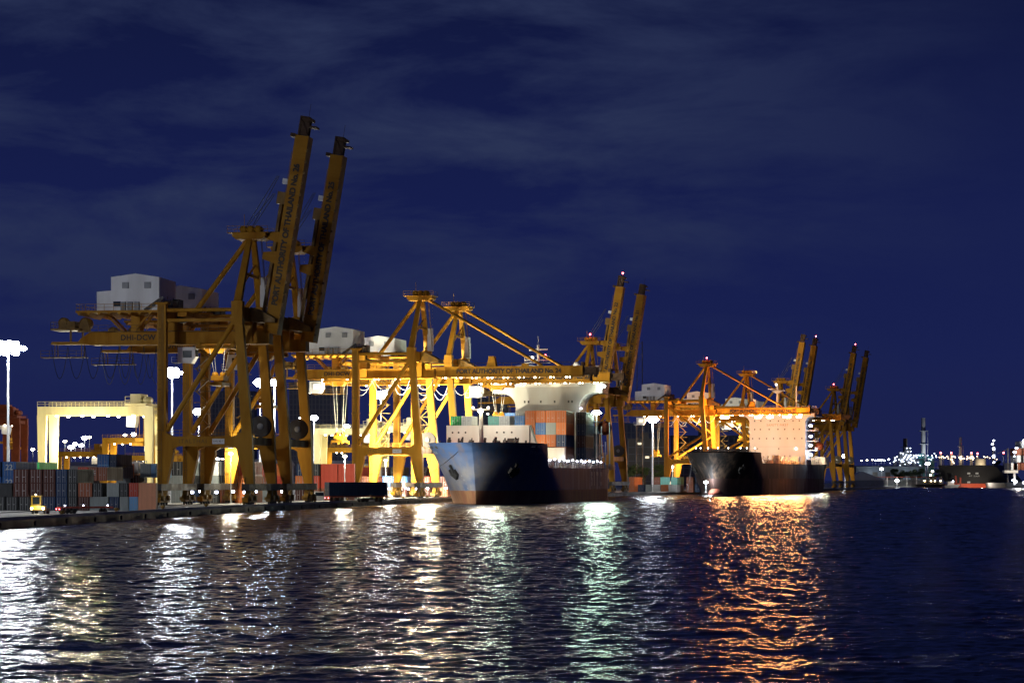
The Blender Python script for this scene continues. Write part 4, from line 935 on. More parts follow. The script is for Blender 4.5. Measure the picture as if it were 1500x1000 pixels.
# after deck gear right of the house: davits, ladders, drum
ag = MB()
for k in range(6): ag.beam((9.0 + 0.9 * k, HT + 2 + k, 8), (9.0 + 0.9 * k, HT + 2 + k, 13 + (k * 5) % 9), 0.28)
for z_ in (11, 14, 17, 20): ag.box(7.2, 11.6, HT - 2 + 1, HT + 9, z_, z_ + 0.15).rail([(7.2, HT - 1, z_ + 0.1), (11.5, HT - 1, z_ + 0.1)])
ag.box(8.2, 10.6, HT + 8, HT + 10, 8, 19).beam((7.5, HT, 20), (12.0, HT + 1, 11.5), 0.3)
ag.build('deck_structure', mat('pale_blue_grey_paint', (0.35, 0.45, 0.5), 0.5, dirt=0.4), S1)
MB().lathe((11.9, HT + 9, 18.6), [(0.4, -1.6), (1.5, -1.3), (1.9, 0), (1.5, 1.3), (0.4, 1.6)], 16, 'y').build('lifeboat', M_ORANGE, S1)
for k in range(13):
    t_ = 24 + 6.2 * k; MB().lathe((12.0, t_, 9.7 + 0.2 * (k % 2)), [(0.12, -0.2), (0.24, 0), (0.12, 0.2)], 8).build('deck_lamp', E_BLUE, S1)
for k in (1, 5, 9): lamp_light(S1, (10.6, 24 + 6.2 * k, 9.9), 500, (0.85, 0.88, 1.0), 0.3)
deck_rail(S1, [(12.1, 23, 7.9), (12.1, 122, 7.9)])
MH = mat('hatch_grey', (0.35, 0.34, 0.33), 0.6, dirt=0.5)
for k in range(24): MB().beam((11.7, 25 + 4 * k, 7.7), (11.7, 25 + 4 * k, 9.4), 0.22).build('stanchion', MH, S1)
for k in range(5): MB().box(-10.5, 10.5, 27 + 13.6 * k, 39.5 + 13.6 * k, 7.7, 9.9).build('hatch_cover', MH, S1)
MB().box(4.0, 9.5, 24.5, 26.0, 7.7, 12.6).build('deck_house', M_SHIPW, S1); MB().box(2.0, 9.8, 56, 58, 9.9, 12.9).build('lashing_bridge', M_SHIPW, S1)
# containers carried on deck
def deckbox(label, c, b, t, w, Ln=12.19, H=2.9, S=S1, hd=H1, o=(-7.8, 524)):
    x = o[0] + t * sin(hd) + b * cos(hd); y = o[1] + t * cos(hd) - b * sin(hd)
    return container(label, c, (x, y, w), -hd, Ln, H, 1.0, 'containers on the deck of the blue ship')
TB = 65; W0 = 10.35
cols = [-0.2, 2.35, 4.9, 7.45]
tiers = [['', '', '', 'rust brown'], ['light blue', 'orange', 'brick orange', 'dark blue'], ['brick orange', 'blue', 'grey', 'orange'], ['brick orange', 'brick orange', 'brick orange', 'brick orange']]
for j, row in enumerate(tiers):
    for i, c in enumerate(row):
        if c: deckbox('%s ship deck container, %s column from left, %s tier of front stack' % (c, ORD[i], TIER[j]), c, cols[i], TB, W0 + j * 2.92)
for j, c in enumerate(('dark blue', 'dark maroon', 'dark blue', 'dark grey')):
    deckbox('%s container, %s tier of the column right behind the front stack' % (c, TIER[j]), c, 10.1, TB + 13.5, W0 + j * 2.92)
for i, c in enumerate(('rust brown', 'blue')):
    deckbox('%s container showing over the white breakwater, %s of the pair' % (c, ('left', 'right')[i]), c, -5.4 + 2.55 * i, TB, 18.2, H=2.6)
    for j, c2 in enumerate(('grey', 'dark blue', 'dark maroon')):
        deckbox('%s container hidden behind the breakwater, %s tier under the %s box' % (c2, TIER[j], c), c2, -5.4 + 2.55 * i, TB, 10.35 + 2.6 * j, H=2.6)
for i in range(3):
    for j in range(4):
        c = ('dark blue', 'blue', 'dark grey')[(i + j) % 3]
        deckbox('%s container, %s column and %s tier in the port side stack by the house' % (c, ORD[i], TIER[j]), c, -12.0 + 2.5 * i + 1.4, TB + 15, 10.35 + 2.9 * j)
for i, (b_, c) in enumerate(((-9.7, 'green'), (-1.0, 'turquoise'))):
    x = deckbox('%s and white reefer box standing %s of the foremast behind the breakwater' % (c, ('left', 'right')[i]), c, b_, 24.0, 17.5, 6.06, 2.2)
    x = deckbox('white reefer box to the right of the %s one above the breakwater' % c, 'white', b_ + 2.5, 24.0, 17.5, 6.06, 2.2)
for i in range(2):   # columns carrying them
    MB().box((-11.0, -2.2)[i], (-5.9, 2.8)[i], 23.2, 30.2, 12.9, 17.48).build('deck_house', M_SHIPW, S1)
# mooring lines
def rope(label, a, b, sag=0.6, r=0.06):
    a = Vector(a); b = Vector(b); pts = [a.lerp(b, k / 12) - Vector((0, 0, sag * 4 * (k / 12) * (1 - k / 12))) for k in range(13)]
    o = MB().path(pts, r, 5).build('mooring_rope', M_ROPE); tag(o, label, 'mooring rope', 'mooring ropes')
def s1w(b, t, w): return (-7.8 + t * sin(H1) + b * cos(H1), 524 + t * cos(H1) - b * sin(H1), w)
rope('long mooring rope from the bow of the blue ship to the quay at left', s1w(-3.2, 1, 12.2), (PX(560, 470), 470, QH + 0.4), 1.0)
rope('mooring rope from the port bow down to the quay edge', s1w(-10.5, 5, 12.4), (-21.5, 545, QH + 0.3), 0.3)

# ---- ship 2: black ship with pinkish white house
H2 = radians(17.0)
O2 = (68.3, 815)
S2 = thing('cargo_ship', 'black hulled cargo ship with a cream house lit orange, moored to the right', 'cargo ship', (O2[0], O2[1], 0), -H2)
HK = ship_mat('black_hull_paint', (0.012, 0.011, 0.011), (62, 74, (0.045, 0.055, 0.065), (0.13, 0.155, 0.18)))
surf2, top2 = ship_hull(S2, 171, 11.2, 8.0, 14.6, 11.0, 24, 5.6, [HK, mat('dark_boot_topping', (0.055, 0.03, 0.025), 0.7, dirt=0.7, scale=0.3, streak=True)], Ldeck=17, Lwl=40)
MB().lathe((0, 0, 0), [(0.4, -4.0), (1.6, -2.6), (2.2, 0), (2.3, 6)], 16, 'y').build('bulbous_bow', mat('red_bulb_paint', (0.25, 0.07, 0.04), 0.6, dirt=0.6), S2, (0, 0, 0.2))
for sd in (-1, 1): p, n = surf2(5.0, 9.5, sd, 0.1); anchor(S2, p, n)
HT2 = 112.0
hm = MB(); house_face(hm, -10.6, 10.9, -14.5, 15.0, 10.6, 29.3, 32.0, 2.4, HT2, HT2 + 13)
HS2 = hm.build('superstructure', mat('cream_ship_paint', (0.32, 0.345, 0.37), 0.5, dirt=0.3, dcol=(0.5, 0.36, 0.24), scale=0.25, streak=True), S2)
MB().box(-10.8, 11.1, HT2 - 0.12, HT2, 17.7, 17.85).build('ledge', M_GREY, HS2)
for zz, us in ((27.6, (-8.6, -6.2, -2.6, 0.6, 3, 6.2, 8.6)), (24.4, (-8.6, -6.4, -3, 0.4, 3, 6.4, 8.6)), (20.9, (-9.4, -6.8, -4, -1.3, 1.2, 4, 6.8, 9.6)), (17.0, (-7.5, 0.7)), (14.2, (3, 5))):
    for u in us: MB().box(u - 0.22, u + 0.22, HT2 - 0.05, HT2 + 0.02, zz - 0.28, zz + 0.28).build('window', M_DARK, HS2)
text('SAFETY FIRST', 1.25, M_DYEL, HS2, (0.2, HT2 - 0.06, 26.0), spacing=1.15)
MB().lathe((7.4, HT2 - 0.3, 17.0), [(0.2, -0.3), (0.38, 0), (0.2, 0.3)], 10).build('floodlight', E_WW, HS2)
r2 = MB(); r2.lathe((-0.8, HT2 + 5, 32.0), [(0.5, 0), (0.3, 9.5)], 10).beam((-4.4, HT2 + 5, 40.0), (2.2, HT2 + 5, 39.2), 0.3).lathe((-0.8, HT2 + 5, 38.2), [(0.6, 0), (1.9, 0.8), (2.2, 1.0)], 14)
r2.lathe((6.6, HT2 + 5, 32.0), [(0.4, 0), (0.25, 9.0)], 10).box(-9.6, -8.6, HT2 + 2, HT2 + 3, 32, 36).rail([(-14, HT2 + 0.2, 32), (15, HT2 + 0.2, 32)])
R2 = r2.build('radar_mast', M_SHIPW, HS2)
MB().lathe((-1.0, HT2 + 3.6, 41.6), [(0.2, -0.35), (0.42, 0), (0.2, 0.35)], 10).build('floodlight', E_DIM, R2)
# lit after side of the house
for k, zz in enumerate((14.0, 17.5, 21.0, 25.0)):
    MB().box(10.9, 14.2, HT2 + 3, HT2 + 11, zz - 1.2, zz - 1.0).rail([(14.1, HT2 + 3, zz - 1.0), (14.1, HT2 + 11, zz - 1.0)]).build('balcony', M_SHIPW, HS2)
    MB().lathe((12.6, HT2 + 2.2, zz + 0.7), [(0.4, -0.4), (0.75, 0), (0.4, 0.4)], 10).build('floodlight', E_BLUE, HS2)
lamp_light(S2, (14.5, HT2 + 5, 16), 3000, (0.85, 0.9, 1), 0.5)
MB().lathe((14.2, HT2 + 12, 18.0), [(0.4, -2.2), (1.4, -1.8), (1.7, 0), (1.4, 1.8), (0.4, 2.2)], 14, 'y').build('lifeboat', M_ORANGE, S2)
MB().box(4.5, 10.6, 158, 168, 10.5, 14.2).build('poop_house', M_SHIPW, S2)
lamp_light(S2, (11.5, 150, 14.5), 4000, (1, 0.85, 0.6), 0.5)
for k in range(30):
    u = -8 + 16 * k / 29.0; MB().tube((u * 0.7, 5 + (k * 5) % 11, 14.2), (u * 0.7, 5 + (k * 5) % 11, 15.0 + 0.9 * ((k * 3) % 4) / 3), 0.15, 6).build('deck_fitting', M_DARK, S2)
MB().box(-5.5, 6.5, 17, 21, 14.2, 15.9).build('deck_house', M_DARK, S2); MB().box(6, 8.5, 14, 16, 14.2, 16.2).build('winch', M_DARK, S2)
MB().rail([(-9, 16, 14.3), (9.6, 22, 14.3)]).build('railing', M_DARK, S2)
for k, (u, t_) in enumerate(((-8.2, 8), (-6.6, 8), (-4.2, 9), (-0.8, 9), (2.6, 10), (6.4, 12), (8.4, 13), (9.8, 20))):
    MB().beam((u, t_, 14.3), (u, t_, 15.8), 0.12).build('lamp_post', M_GREY, S2)
    MB().lathe((u, t_, 16.0), [(0.12, -0.22), (0.26, 0), (0.12, 0.22)], 8).build('deck_lamp', E_DIM, S2)
lamp_light(S2, (10.0, 26.5, 13.5), 1500, (1, 0.97, 0.85), 0.3)
MH2 = mat('hatch_buff', (0.45, 0.40, 0.30), 0.6, dirt=0.5)
for k in range(34): MB().beam((10.7, 30 + 4 * k, 10.6), (10.7, 30 + 4 * k, 12.2 + 0.7 * ((k * 7) % 3)), 0.26).build('stanchion', MH2, S2)
for k in range(5): MB().box(-9, 9, 32 + 15 * k, 45 + 15 * k, 10.6, 12.2).build('hatch_cover', MH2, S2)
for k in range(9): MB().beam((9.8, 32 + 9 * k, 12), (9.8, 36 + 9 * k, 13.5), 0.2).build('hatch_strut', MH2, S2)
for t_ in (60, 101): MB().box(8, 10.3, t_, t_ + 3, 10.6, 14).build('vent_housing', MH2, S2)
lamp_light(S2, (1, 74, 13.4), 16000, (1, 0.95, 0.90), 0.4, spot=100, direction=(0, 1, 0.28), blend=0.6)  # added spot without a fixture, whitens the front of the house
deck_rail(S2, [(10.9, 27, 10.9), (10.9, 156, 10.9)])
def s2w(b, t, w): return (O2[0] + t * sin(H2) + b * cos(H2), O2[1] + t * cos(H2) - b * sin(H2), w)
rope('mooring rope from the black ship bow to the quay', s2w(-8, 2, 13.6), (58, 800, QH + 0.3), 1.2, 0.08)
T = thing('quay_work_lamp', 'work lamp on the quay aimed at the bow of the blue ship', 'work lamp', (-26.0, 506, QH), 0)
MB().lathe((0, 0, 0), [(0.4, 0), (0.1, 0.2), (0.08, 4.4)], 8).build('post', M_GREY, T)
MB().lathe((0, 0, 4.7), [(0.2, -0.2), (0.42, 0), (0.2, 0.2)], 12).build('lamp_head', E_W, T)
lamp_light(T, (0.5, 0.6, 4.7), 30000, (1.0, 0.97, 0.88), 0.4, spot=54, direction=(12, 21, 3), blend=0.5)
# work lamp on the quay by the black ship's bow
T = thing('quay_work_lamp', 'bright low work lamp on the quay left of the black bow', 'work lamp', (PX(1034, 812), 812, QH), 0)
MB().lathe((0, 0, 0), [(0.4, 0), (0.1, 0.2), (0.08, 3.2)], 8).build('post', M_GREY, T)
MB().lathe((0, 0, 3.5), [(0.35, -0.35), (0.75, 0), (0.35, 0.35)], 12).build('lamp_head', E_W, T)
lamp_light(T, (1.2, -1.2, 3.6), 6000, (0.95, 0.97, 1), 0.4)

# ---- ship 3: dark stern with orange red boot
S3 = thing('tanker_ship', 'black tanker stern with orange red waterline at the far right', 'tanker', (0, 0, 0), 0)
Z3 = 1500
def q3(x, y): return (PX(x, Z3), PW(y, Z3))
m3 = MB()
prof = [q3(1374, 681), q3(1452, 681), q3(1460, 684), q3(1480, 708), q3(1386, 708), q3(1380, 700)]
front = prof; 
n_ = len(front); cxm = sum(p[0] for p in front) / n_
vs = [(p[0], Z3, p[1]) for p in front] + [(p[0] * 1.0 + 34, Z3 + 120, p[1]) for p in front]
m3.add(vs, [tuple(range(n_)), tuple(reversed(range(n_, 2 * n_)))] + [(i, n_ + i, n_ + (i + 1) % n_, (i + 1) % n_) for i in range(n_)])
m3.build('hull', mat('black_tanker_paint', (0.010, 0.010, 0.010), 0.7), S3)
m3 = MB(); fr = [q3(1386, 707.9), q3(1479, 707.9), q3(1472, 716), q3(1376, 716)]
vs = [(p[0], Z3 - 0.3, p[1]) for p in fr] + [(p[0] + 34, Z3 + 120, p[1]) for p in fr]
m3.add(vs, [(0, 1, 2, 3), (7, 6, 5, 4), (0, 4, 5, 1), (1, 5, 6, 2), (2, 6, 7, 3), (3, 7, 4, 0)])
m3.build('boot_topping', mat('orange_red_boot', (0.75, 0.10, 0.03), 0.6, dirt=0.4, scale=0.1), S3)
text('MT SIAM', 1.4, M_TEXTW, S3, (PX(1427, Z3), Z3 - 0.2, PW(697, Z3)), spacing=1.3, name='ship_name')
for x_, y_ in ((1419, 693), (1431, 693), (1419, 706), (1457, 707.2)):
    MB().box(-0.9, 0.9, -0.2, 0.1, -0.5, 0.5).build('fairlead', M_TEXTW, S3, (PX(x_, Z3), Z3 - 0.1, PW(y_, Z3)))
MB().beam((PX(1399, Z3), Z3 - 6, 0.2), (PX(1397, Z3), Z3 - 6, 7.5), 1.0).beam((PX(1404, Z3), Z3 - 6, 0.2), (PX(1404, Z3), Z3 - 6, 6.5), 1.0).beam((PX(1395, Z3), Z3 - 6, 0.3), (PX(1409, Z3), Z3 - 6, 0.3), 1.2).build('rudder_frame', M_RED, S3)
lamp_light(S3, (PX(1430, Z3), Z3 - 18, 1.6), 9000, (1, 0.85, 0.7), 1)  # unseen light added over the water to brighten the red boot

# ---- ship 4: container vessel cut by the right edge
S4 = thing('container_barge', 'container vessel with white and brown boxes cut by the right edge', 'container vessel', (0, 0, 0), 0)
Z4 = 1430
MB().prism([(PX(1474, Z4), 0.0), (PX(1530, Z4), 0.0), (PX(1530, Z4), PW(705, Z4)), (PX(1472, Z4), PW(707, Z4))], Z4, Z4 + 60).build('hull', M_BLACK, S4)
MB().box(PX(1471, Z4), PX(1491, Z4), Z4 - 1, Z4 + 5, PW(692.5, Z4), PW(688.5, Z4)).beam((PX(1486, Z4), Z4, 2), (PX(1486, Z4), Z4, PW(692, Z4)), 1.2).build('gangway_deck', M_SHIPW, S4)
MB().beam((PX(1478, Z4), Z4 + 3, PW(706, Z4)), (PX(1478, Z4), Z4 + 3, PW(656, Z4)), 0.7).beam((PX(1463, Z4), Z4 + 3, PW(664, Z4)), (PX(1478, Z4), Z4 + 3, PW(657, Z4)), 0.3).build('deck_crane', M_DARK, S4)
for i, (x_, y_, r_) in enumerate(((1485.5, 662, 1.1), (1488, 656, 0.9), (1485, 668, 0.5), (1483, 703, 0.8), (1487, 705, 1.0), (1499, 706.5, 1.0), (1499, 645, 0.9))):
    MB().lathe((PX(x_, Z4), Z4 - 2, PW(y_, Z4)), [(r_ * 0.5, -r_ * 0.6), (r_, 0), (r_ * 0.5, r_ * 0.6)], 10).build('deck_lamp', E_BLUE, S4)
lamp_light(S4, (PX(1487, Z4), Z4 - 12, PW(672, Z4)), 9000, (1, 0.92, 0.8), 1.0)
k = 0
for x_, y_, c in ((1483, 688, 'white'), (1486.5, 688, 'rust brown'), (1492, 677, 'white'), (1491, 666.5, 'rust brown'), (1497, 677, 'grey'), (1498, 666.5, 'rust brown'), (1499, 656, 'white'), (1498, 688, 'rust brown')):
    T = container('%s container, %s of those stacked on the vessel at the right edge' % (c, ORD[k]), c, (PX(x_, Z4) + 1.2, Z4, PW(y_, Z4)), 0, 12.19, 2.6, 1.6, 'containers on the right edge vessel', parts=False); k += 1

# ---------------------------------------------------------------- vehicles
def tractor(label, X, Z, rz, sc=0.9):
    T = thing('terminal_tractor', label, 'terminal tractor', (X, Z, QH), rz, 'terminal tractors on the quay'); T.scale = (sc,) * 3
    yel = mat('tractor_yellow', (0.62, 0.42, 0.03), 0.4, dirt=0.4)
    MB().box(-1.15, 1.15, 0.0, 5.2, 0.55, 0.95).build('chassis', M_DARK, T)
    MB().prism([(-1.15, 0.7), (1.2, 0.7), (1.2, 1.35), (-1.15, 1.45)], -0.1, 1.6).build('bonnet', yel, T)
    c = MB(); c.box(-1.1, 0.45, 0.5, 0.62, 1.4, 2.95); c.box(-1.1, -1.0, 0.62, 2.1, 1.4, 2.95).box(0.35, 0.45, 0.62, 2.1, 1.4, 2.95).box(-1.1, 0.45, 2.0, 2.1, 1.4, 2.95).box(-1.15, 0.5, 0.45, 2.15, 2.95, 3.05)
    CB = c.build('cab', yel, T)
    MB().box(-0.92, 0.27, 0.44, 0.5, 1.6, 2.8).build('windscreen', M_GLASS, CB)
    for x in (-0.95, 0.95):
        MB().lathe((x, -0.16, 0.95), [(0.08, -0.08), (0.17, -0.04), (0.2, 0.0)], 12, 'y').build('headlight', E_WW, T)
        for y in (0.9, 3.9, 4.9):
            cached('twheel', lambda m: m.lathe((0, 0, 0), [(0.15, -0.15), (0.46, -0.14), (0.5, 0), (0.46, 0.14), (0.15, 0.15)], 16, 'y'), 'wheel', M_BLACK, T, (x, y, 0.5), (0, 0, pi / 2))
    lamp_light(T, (0, -1.6, 1.2), 150, (1, 0.85, 0.6), 0.1)
    MB().lathe((-0.5, 1.2, 3.1), [(0.1, 0), (0.1, 0.15), (0.03, 0.2)], 8).build('beacon', E_WW, CB)
    return T
def trailer(label, X, Z, rz, Ln=12.4, sc=1.0):
    T = thing('container_trailer', label, 'trailer', (X, Z, QH), rz, 'container trailers'); T.scale = (sc,) * 3
    c = MB(); c.box(-0.9, -0.6, 0, Ln, 1.0, 1.3).box(0.6, 0.9, 0, Ln, 1.0, 1.3)
    for k in range(6): c.box(-0.6, 0.6, 0.2 + k * (Ln - 0.6) / 5, 0.4 + k * (Ln - 0.6) / 5, 1.0, 1.25)
    c.box(-1.15, 1.15, 0.0, 0.25, 0.95, 1.3).box(-1.15, 1.15, Ln - 0.25, Ln, 0.95, 1.3)
    c.build('chassis', M_RED, T)
    for y in (1.4, 2.7, Ln - 1.6):
        for x in (-0.95, 0.95): cached('twheel', None, 'wheel', M_BLACK, T, (x, y, 0.5), (0, 0, pi / 2))
    for x in (-0.9, 0.9): MB().box(x - 0.1, x + 0.1, -0.1, 0.0, 0.8, 0.95).build('tail_lamp', E_RED, T)
    return T
tractor('small yellow terminal tractor with headlights on at the quay edge', PX(55, 312), 312, 0.02, 0.78)
TT = trailer('empty red trailer chassis with lamps beside the yellow tractor', PX(84, 313), 313.5, radians(-62), 10, 0.72)
for k, xx in enumerate((81.5, 98, 114.5)):
    MB().lathe((0, 0, 0), [(0.06, -0.1), (0.17, 0), (0.06, 0.1)], 8).build('side_lamp', E_BLUE, TT, (0.9 * (-1) ** k, 1.0 + 4.0 * k, 1.5))
# truck with dark blue container between the cranes
trailer('trailer carrying the dark blue container on the quay in front of crane 24', PX(480, 470), 468, radians(-64), 12.4)
container('dark blue container riding on the trailer on the quay in front of crane 24', 'dark blue', (PX(480, 470), 468, QH + 1.32), radians(-64), 12.19, 2.6)
tractor('terminal tractor at the front of the dark blue container trailer', PX(560, 478) , 476, radians(-64) + pi, 0.9)
# service van behind crane 25 leg
T = thing('service_van', 'pale service van parked by the waterside leg of crane 25', 'van', (PX(468, 455), 455, QH), 0.1)
MB().prism([(-0.95, 0.4), (0.95, 0.4), (0.95, 1.5), (0.8, 2.2), (-0.8, 2.2), (-0.95, 1.5)], 0, 4.6).build('body', M_WHITE, T)
MB().box(-0.75, 0.75, -0.04, 0.0, 1.4, 2.0).build('windscreen', M_GLASS, T)
for x in (-0.85, 0.85):
    for y in (0.8, 3.7): cached('twheel', None, 'wheel', M_BLACK, T, (x, y, 0.36), (0, 0, pi / 2)).scale = (0.7, 0.7, 0.7)
for lab, x_, z_, h_, pw in (('added fill lamp post on the quay behind the legs of crane 24', 565, 606, 9, 26000), ('added fill lamp post in the yard behind the red row', 505, 500, 9, 14000), ('added fill lamp post behind the portal of crane 26', 338, 448, 9, 9000), ('added fill lamp post at the back of the orange lit crane', 985, 905, 9, 14000)):  # lamps added to raise the glow in the yard
    T = thing('yard_fill_lamp', lab, 'work lamp', (PX(x_, z_), z_, QH), 0, 'added fill lamps in the yard')
    MB().lathe((0, 0, 0), [(0.3, 0), (0.12, 0.3), (0.08, h_)], 8).build('post', M_GREY, T)
    MB().lathe((0, 0, h_ + 0.2), [(0.25, 0.3), (0.5, 0), (0.2, -0.2)], 12).build('lamp_head', E_WW, T)
    lamp_light(T, (0, 0, h_ - 0.4), pw, (1.0, 0.93, 0.72), 0.4)
# low concrete barriers along the back of the apron
for i in range(10):
    zz = 560 + i * 12.5
    o = cached('barrier', lambda m: m.prism([(-0.4, 0), (0.4, 0), (0.15, 0.9), (-0.15, 0.9)], -1.8, 1.8), 'concrete_barrier', M_CONC, None)
    o.location = (railx(zz) - 19.5, zz, QH); o.rotation_euler = (0, 0, -0.2); tag(o, 'low concrete barrier at the back of the quay apron', 'barrier', 'concrete barriers behind the crane rails')

# ---------------------------------------------------------------- buildings and far shore
def building(label, x0, x1, ytop, Zd, colr=(0.10, 0.12, 0.16), floors=12, cols=12, lit=(), depth=18, name='apartment_block', group='tall buildings behind the port', ground=QH):
    X0, X1 = PX(x0, Zd), PX(x1, Zd); top = PW(ytop, Zd)
    T = thing(name, label, 'building', ((X0 + X1) / 2, Zd, ground), 0, group)
    w = (X1 - X0) / 2; h = top - ground
    m = mat('facade_%02d%02d%02d' % tuple(int(c * 99) for c in colr), colr, 0.8, dirt=0.4, scale=0.05)
    MB().box(-w, w, 0, depth, 0, h).build('wall', m, T)
    MB().box(-w - 0.5, w + 0.5, -0.5, depth + 0.5, h, h + 1.0).box(-w * 0.3, w * 0.1, depth * 0.3, depth * 0.7, h + 1, h + 4).build('roof', m, T)
    s = MB(); fh = h / floors; cw = 2 * w / cols
    for f_ in range(1, floors): s.box(-w, w, -0.6, 0, f_ * fh - 0.2, f_ * fh + 0.2)
    for c_ in range(cols + 1): s.box(-w + c_ * cw - 0.25, -w + c_ * cw + 0.25, -0.55, 0, 0, h)
    s.build('balcony_grid', mat('facade_frame', (0.22, 0.24, 0.28), 0.8), T)
    for (c_, f_) in lit:
        MB().box(-w + (c_ + 0.25) * cw, -w + (c_ + 0.75) * cw, -0.3, -0.05, (f_ + 0.4) * fh, (f_ + 0.7) * fh).build('lit_window', E_WIN, T)
    return T
building('tall dark blue gridded block behind the legs of crane 25', 424, 506, 562, 1350, (0.13, 0.16, 0.24), 20, 15)
building('wide dark blue gridded block behind the trolley of crane 26', 300, 372, 575, 1400, (0.11, 0.14, 0.22), 18, 14)
building('dark blue block behind the blue ship bow and port side stack', 700, 745, 585, 1300, (0.10, 0.13, 0.20), 14, 9)
building('dark blue building with a row of lit windows right of the blue ship', 912, 975, 622, 1350, (0.10, 0.13, 0.22), 8, 10, [(5, 5), (6, 5), (7, 5), (2, 3), (1, 1)])
building('grey industrial block below the dark blue building', 920, 976, 645, 1200, (0.16, 0.16, 0.16), 7, 5, [(1, 6), (2, 4)])
building('dark block behind the orange lit crane', 985, 1100, 640, 1400, (0.09, 0.10, 0.15), 8, 14)
def shed(label, x0, x1, ytop, yeave, Zd, colr, depth=30, lit_front=False, name='warehouse'):
    X0, X1 = PX(x0, Zd), PX(x1, Zd); top = PW(ytop, Zd) - QH; ev = PW(yeave, Zd) - QH
    T = thing(name, label, 'warehouse', ((X0 + X1) / 2, Zd, QH), 0, 'sheds in the port'); w = (X1 - X0) / 2
    m = mat('shed_%02d%02d%02d' % tuple(int(c * 99) for c in colr), colr, 0.7, dirt=0.4, scale=0.1, streak=True)
    MB().box(-w, w, 0, depth, 0, ev).build('wall', m, T)
    MB().prism([(-0.6, ev), (depth / 2, top), (depth + 0.6, ev), (depth + 0.6, ev - 0.3), (-0.6, ev - 0.3)], -w - 0.5, w + 0.5, 'x').build('roof', M_GREY, T)
    for k in range(int(w / 5)):
        u = -w + 3 + k * 10; MB().box(u, u + 4, -0.08, 0.0, 0, ev * 0.7).build('door', M_DARK, T)
    return T
shed('long white warehouse behind the red rows between cranes 25 and 24', 455, 540, 674, 679, 900, (0.5, 0.5, 0.5))
shed('grey warehouse in the left yard behind the stacks', 90, 240, 676, 682, 980, (0.3, 0.32, 0.35))
shed('warehouse behind the legs of crane 26', 262, 420, 672, 680, 940, (0.35, 0.35, 0.36))
SH = shed('long white lit shed far beyond the last crane', 1254, 1352, 681.5, 683, 1900, (0.12, 0.14, 0.17), 40)
for k in range(2): lamp_light(SH, (-14 + 28 * k, -9, 8.5), 2600, (0.85, 0.95, 1), 0.4)
# tent roofed shed and low quay sheds on the far right
T = thing('boat_shed', 'low shed with a pale peaked roof right of the last crane', 'shed', (PX(1268, 1400), 1400, QH), 0, 'sheds in the port')
MB().prism([(-9, 4.4), (-3, 8.6), (-1.5, 8.8), (11, 4.2), (11, 3.9), (-9, 3.9)], 0, 14).build('roof', M_SHIPW, T)
MB().box(-8.5, 10.5, 0.5, 13, 0, 3.9).build('wall', M_GREY, T)
T = thing('jetty_shed', 'long open jetty shed with a thin red roof line at far right', 'shed', (PX(1312, 1560), 1560, 0), 0, 'sheds in the port')
MB().box(-25, 27, 0, 10, 6.6, 7.0).build('roof', M_RED, T); MB().box(-25, 27, -2, 12, -1, 0.9).build('deck', M_CONC, T)
for k in range(9): MB().box(-24.5 + 6.3 * k, -23.9 + 6.3 * k, 0.5, 1.1, 0.9, 6.6).build('post', M_SHIPW, T)
MB().box(-24, 26, 8.6, 9, 0.9, 5).build('back_wall', M_GREY, T)
def smalllamp(label, x, y, Z, r=0.9, m=E_W, power=0, col=(1, 1, 1), ground=None, group='lamps on the far shore'):
    w = PW(y, Z); T = thing('street_lamp', label, 'street lamp', (PX(x, Z), Z, 0.9), 0, group)
    MB().beam((0, 0, -0.9 if ground is None else ground), (0, 0, w - 0.9), 0.3).build('pole', M_GREY, T)
    MB().lathe((0, 0, w - 0.9), [(r * 0.5, -r * 0.5), (r, 0), (r * 0.5, r * 0.5)], 10).build('lamp_head', m, T)
    if power: lamp_light(T, (0, -2, w - 0.9), power, col, r)
smalllamp('glaring white lamp in front of the long white shed', 1291.5, 686.5, 1850, 1.5, power=1500)
smalllamp('glaring white lamp over the end of the open jetty shed', 1314, 704, 1552, 1.4, power=1500)
smalllamp('large white lamp right of the refinery lights', 1359, 678.5, 1700, 1.6, power=1500)
smalllamp('warm lamp on the bank above the tug', 1366, 690, 1650, 0.9, E_WW, 800, (1, 0.9, 0.7))
smalllamp('second warm lamp lower on the bank above the tug', 1363, 695.5, 1650, 0.7, E_WW)
for i, x_ in enumerate((1262, 1270, 1278, 1283, 1287, 1291, 1295, 1302)):
    smalllamp('small white street lamp in the row above the white shed, %s from left' % ORD[i], x_, 674.2 - (i % 3) * 0.5 if i != 7 else 672.5, 2300, 0.9, E_W if i > 2 else E_WW)
for i, (x_, y_) in enumerate(((95, 646), (110, 650), (124, 641), (131, 640), (119, 652), (104, 655), (183, 637), (196, 636), (60, 661), (48, 658), (240, 655), (318, 673), (326, 673), (414, 673), (508, 624))):
    smalllamp('distant yard light seen behind the left yard cranes, %s from the list of lights' % ORD[i] if False else 'distant white light on a pole behind the yard cranes, the %s one' % ORD[i], x_, y_, 1150, 1.0 + 0.3 * (i % 3), E_W if i % 3 else E_WW, group='distant yard lights')

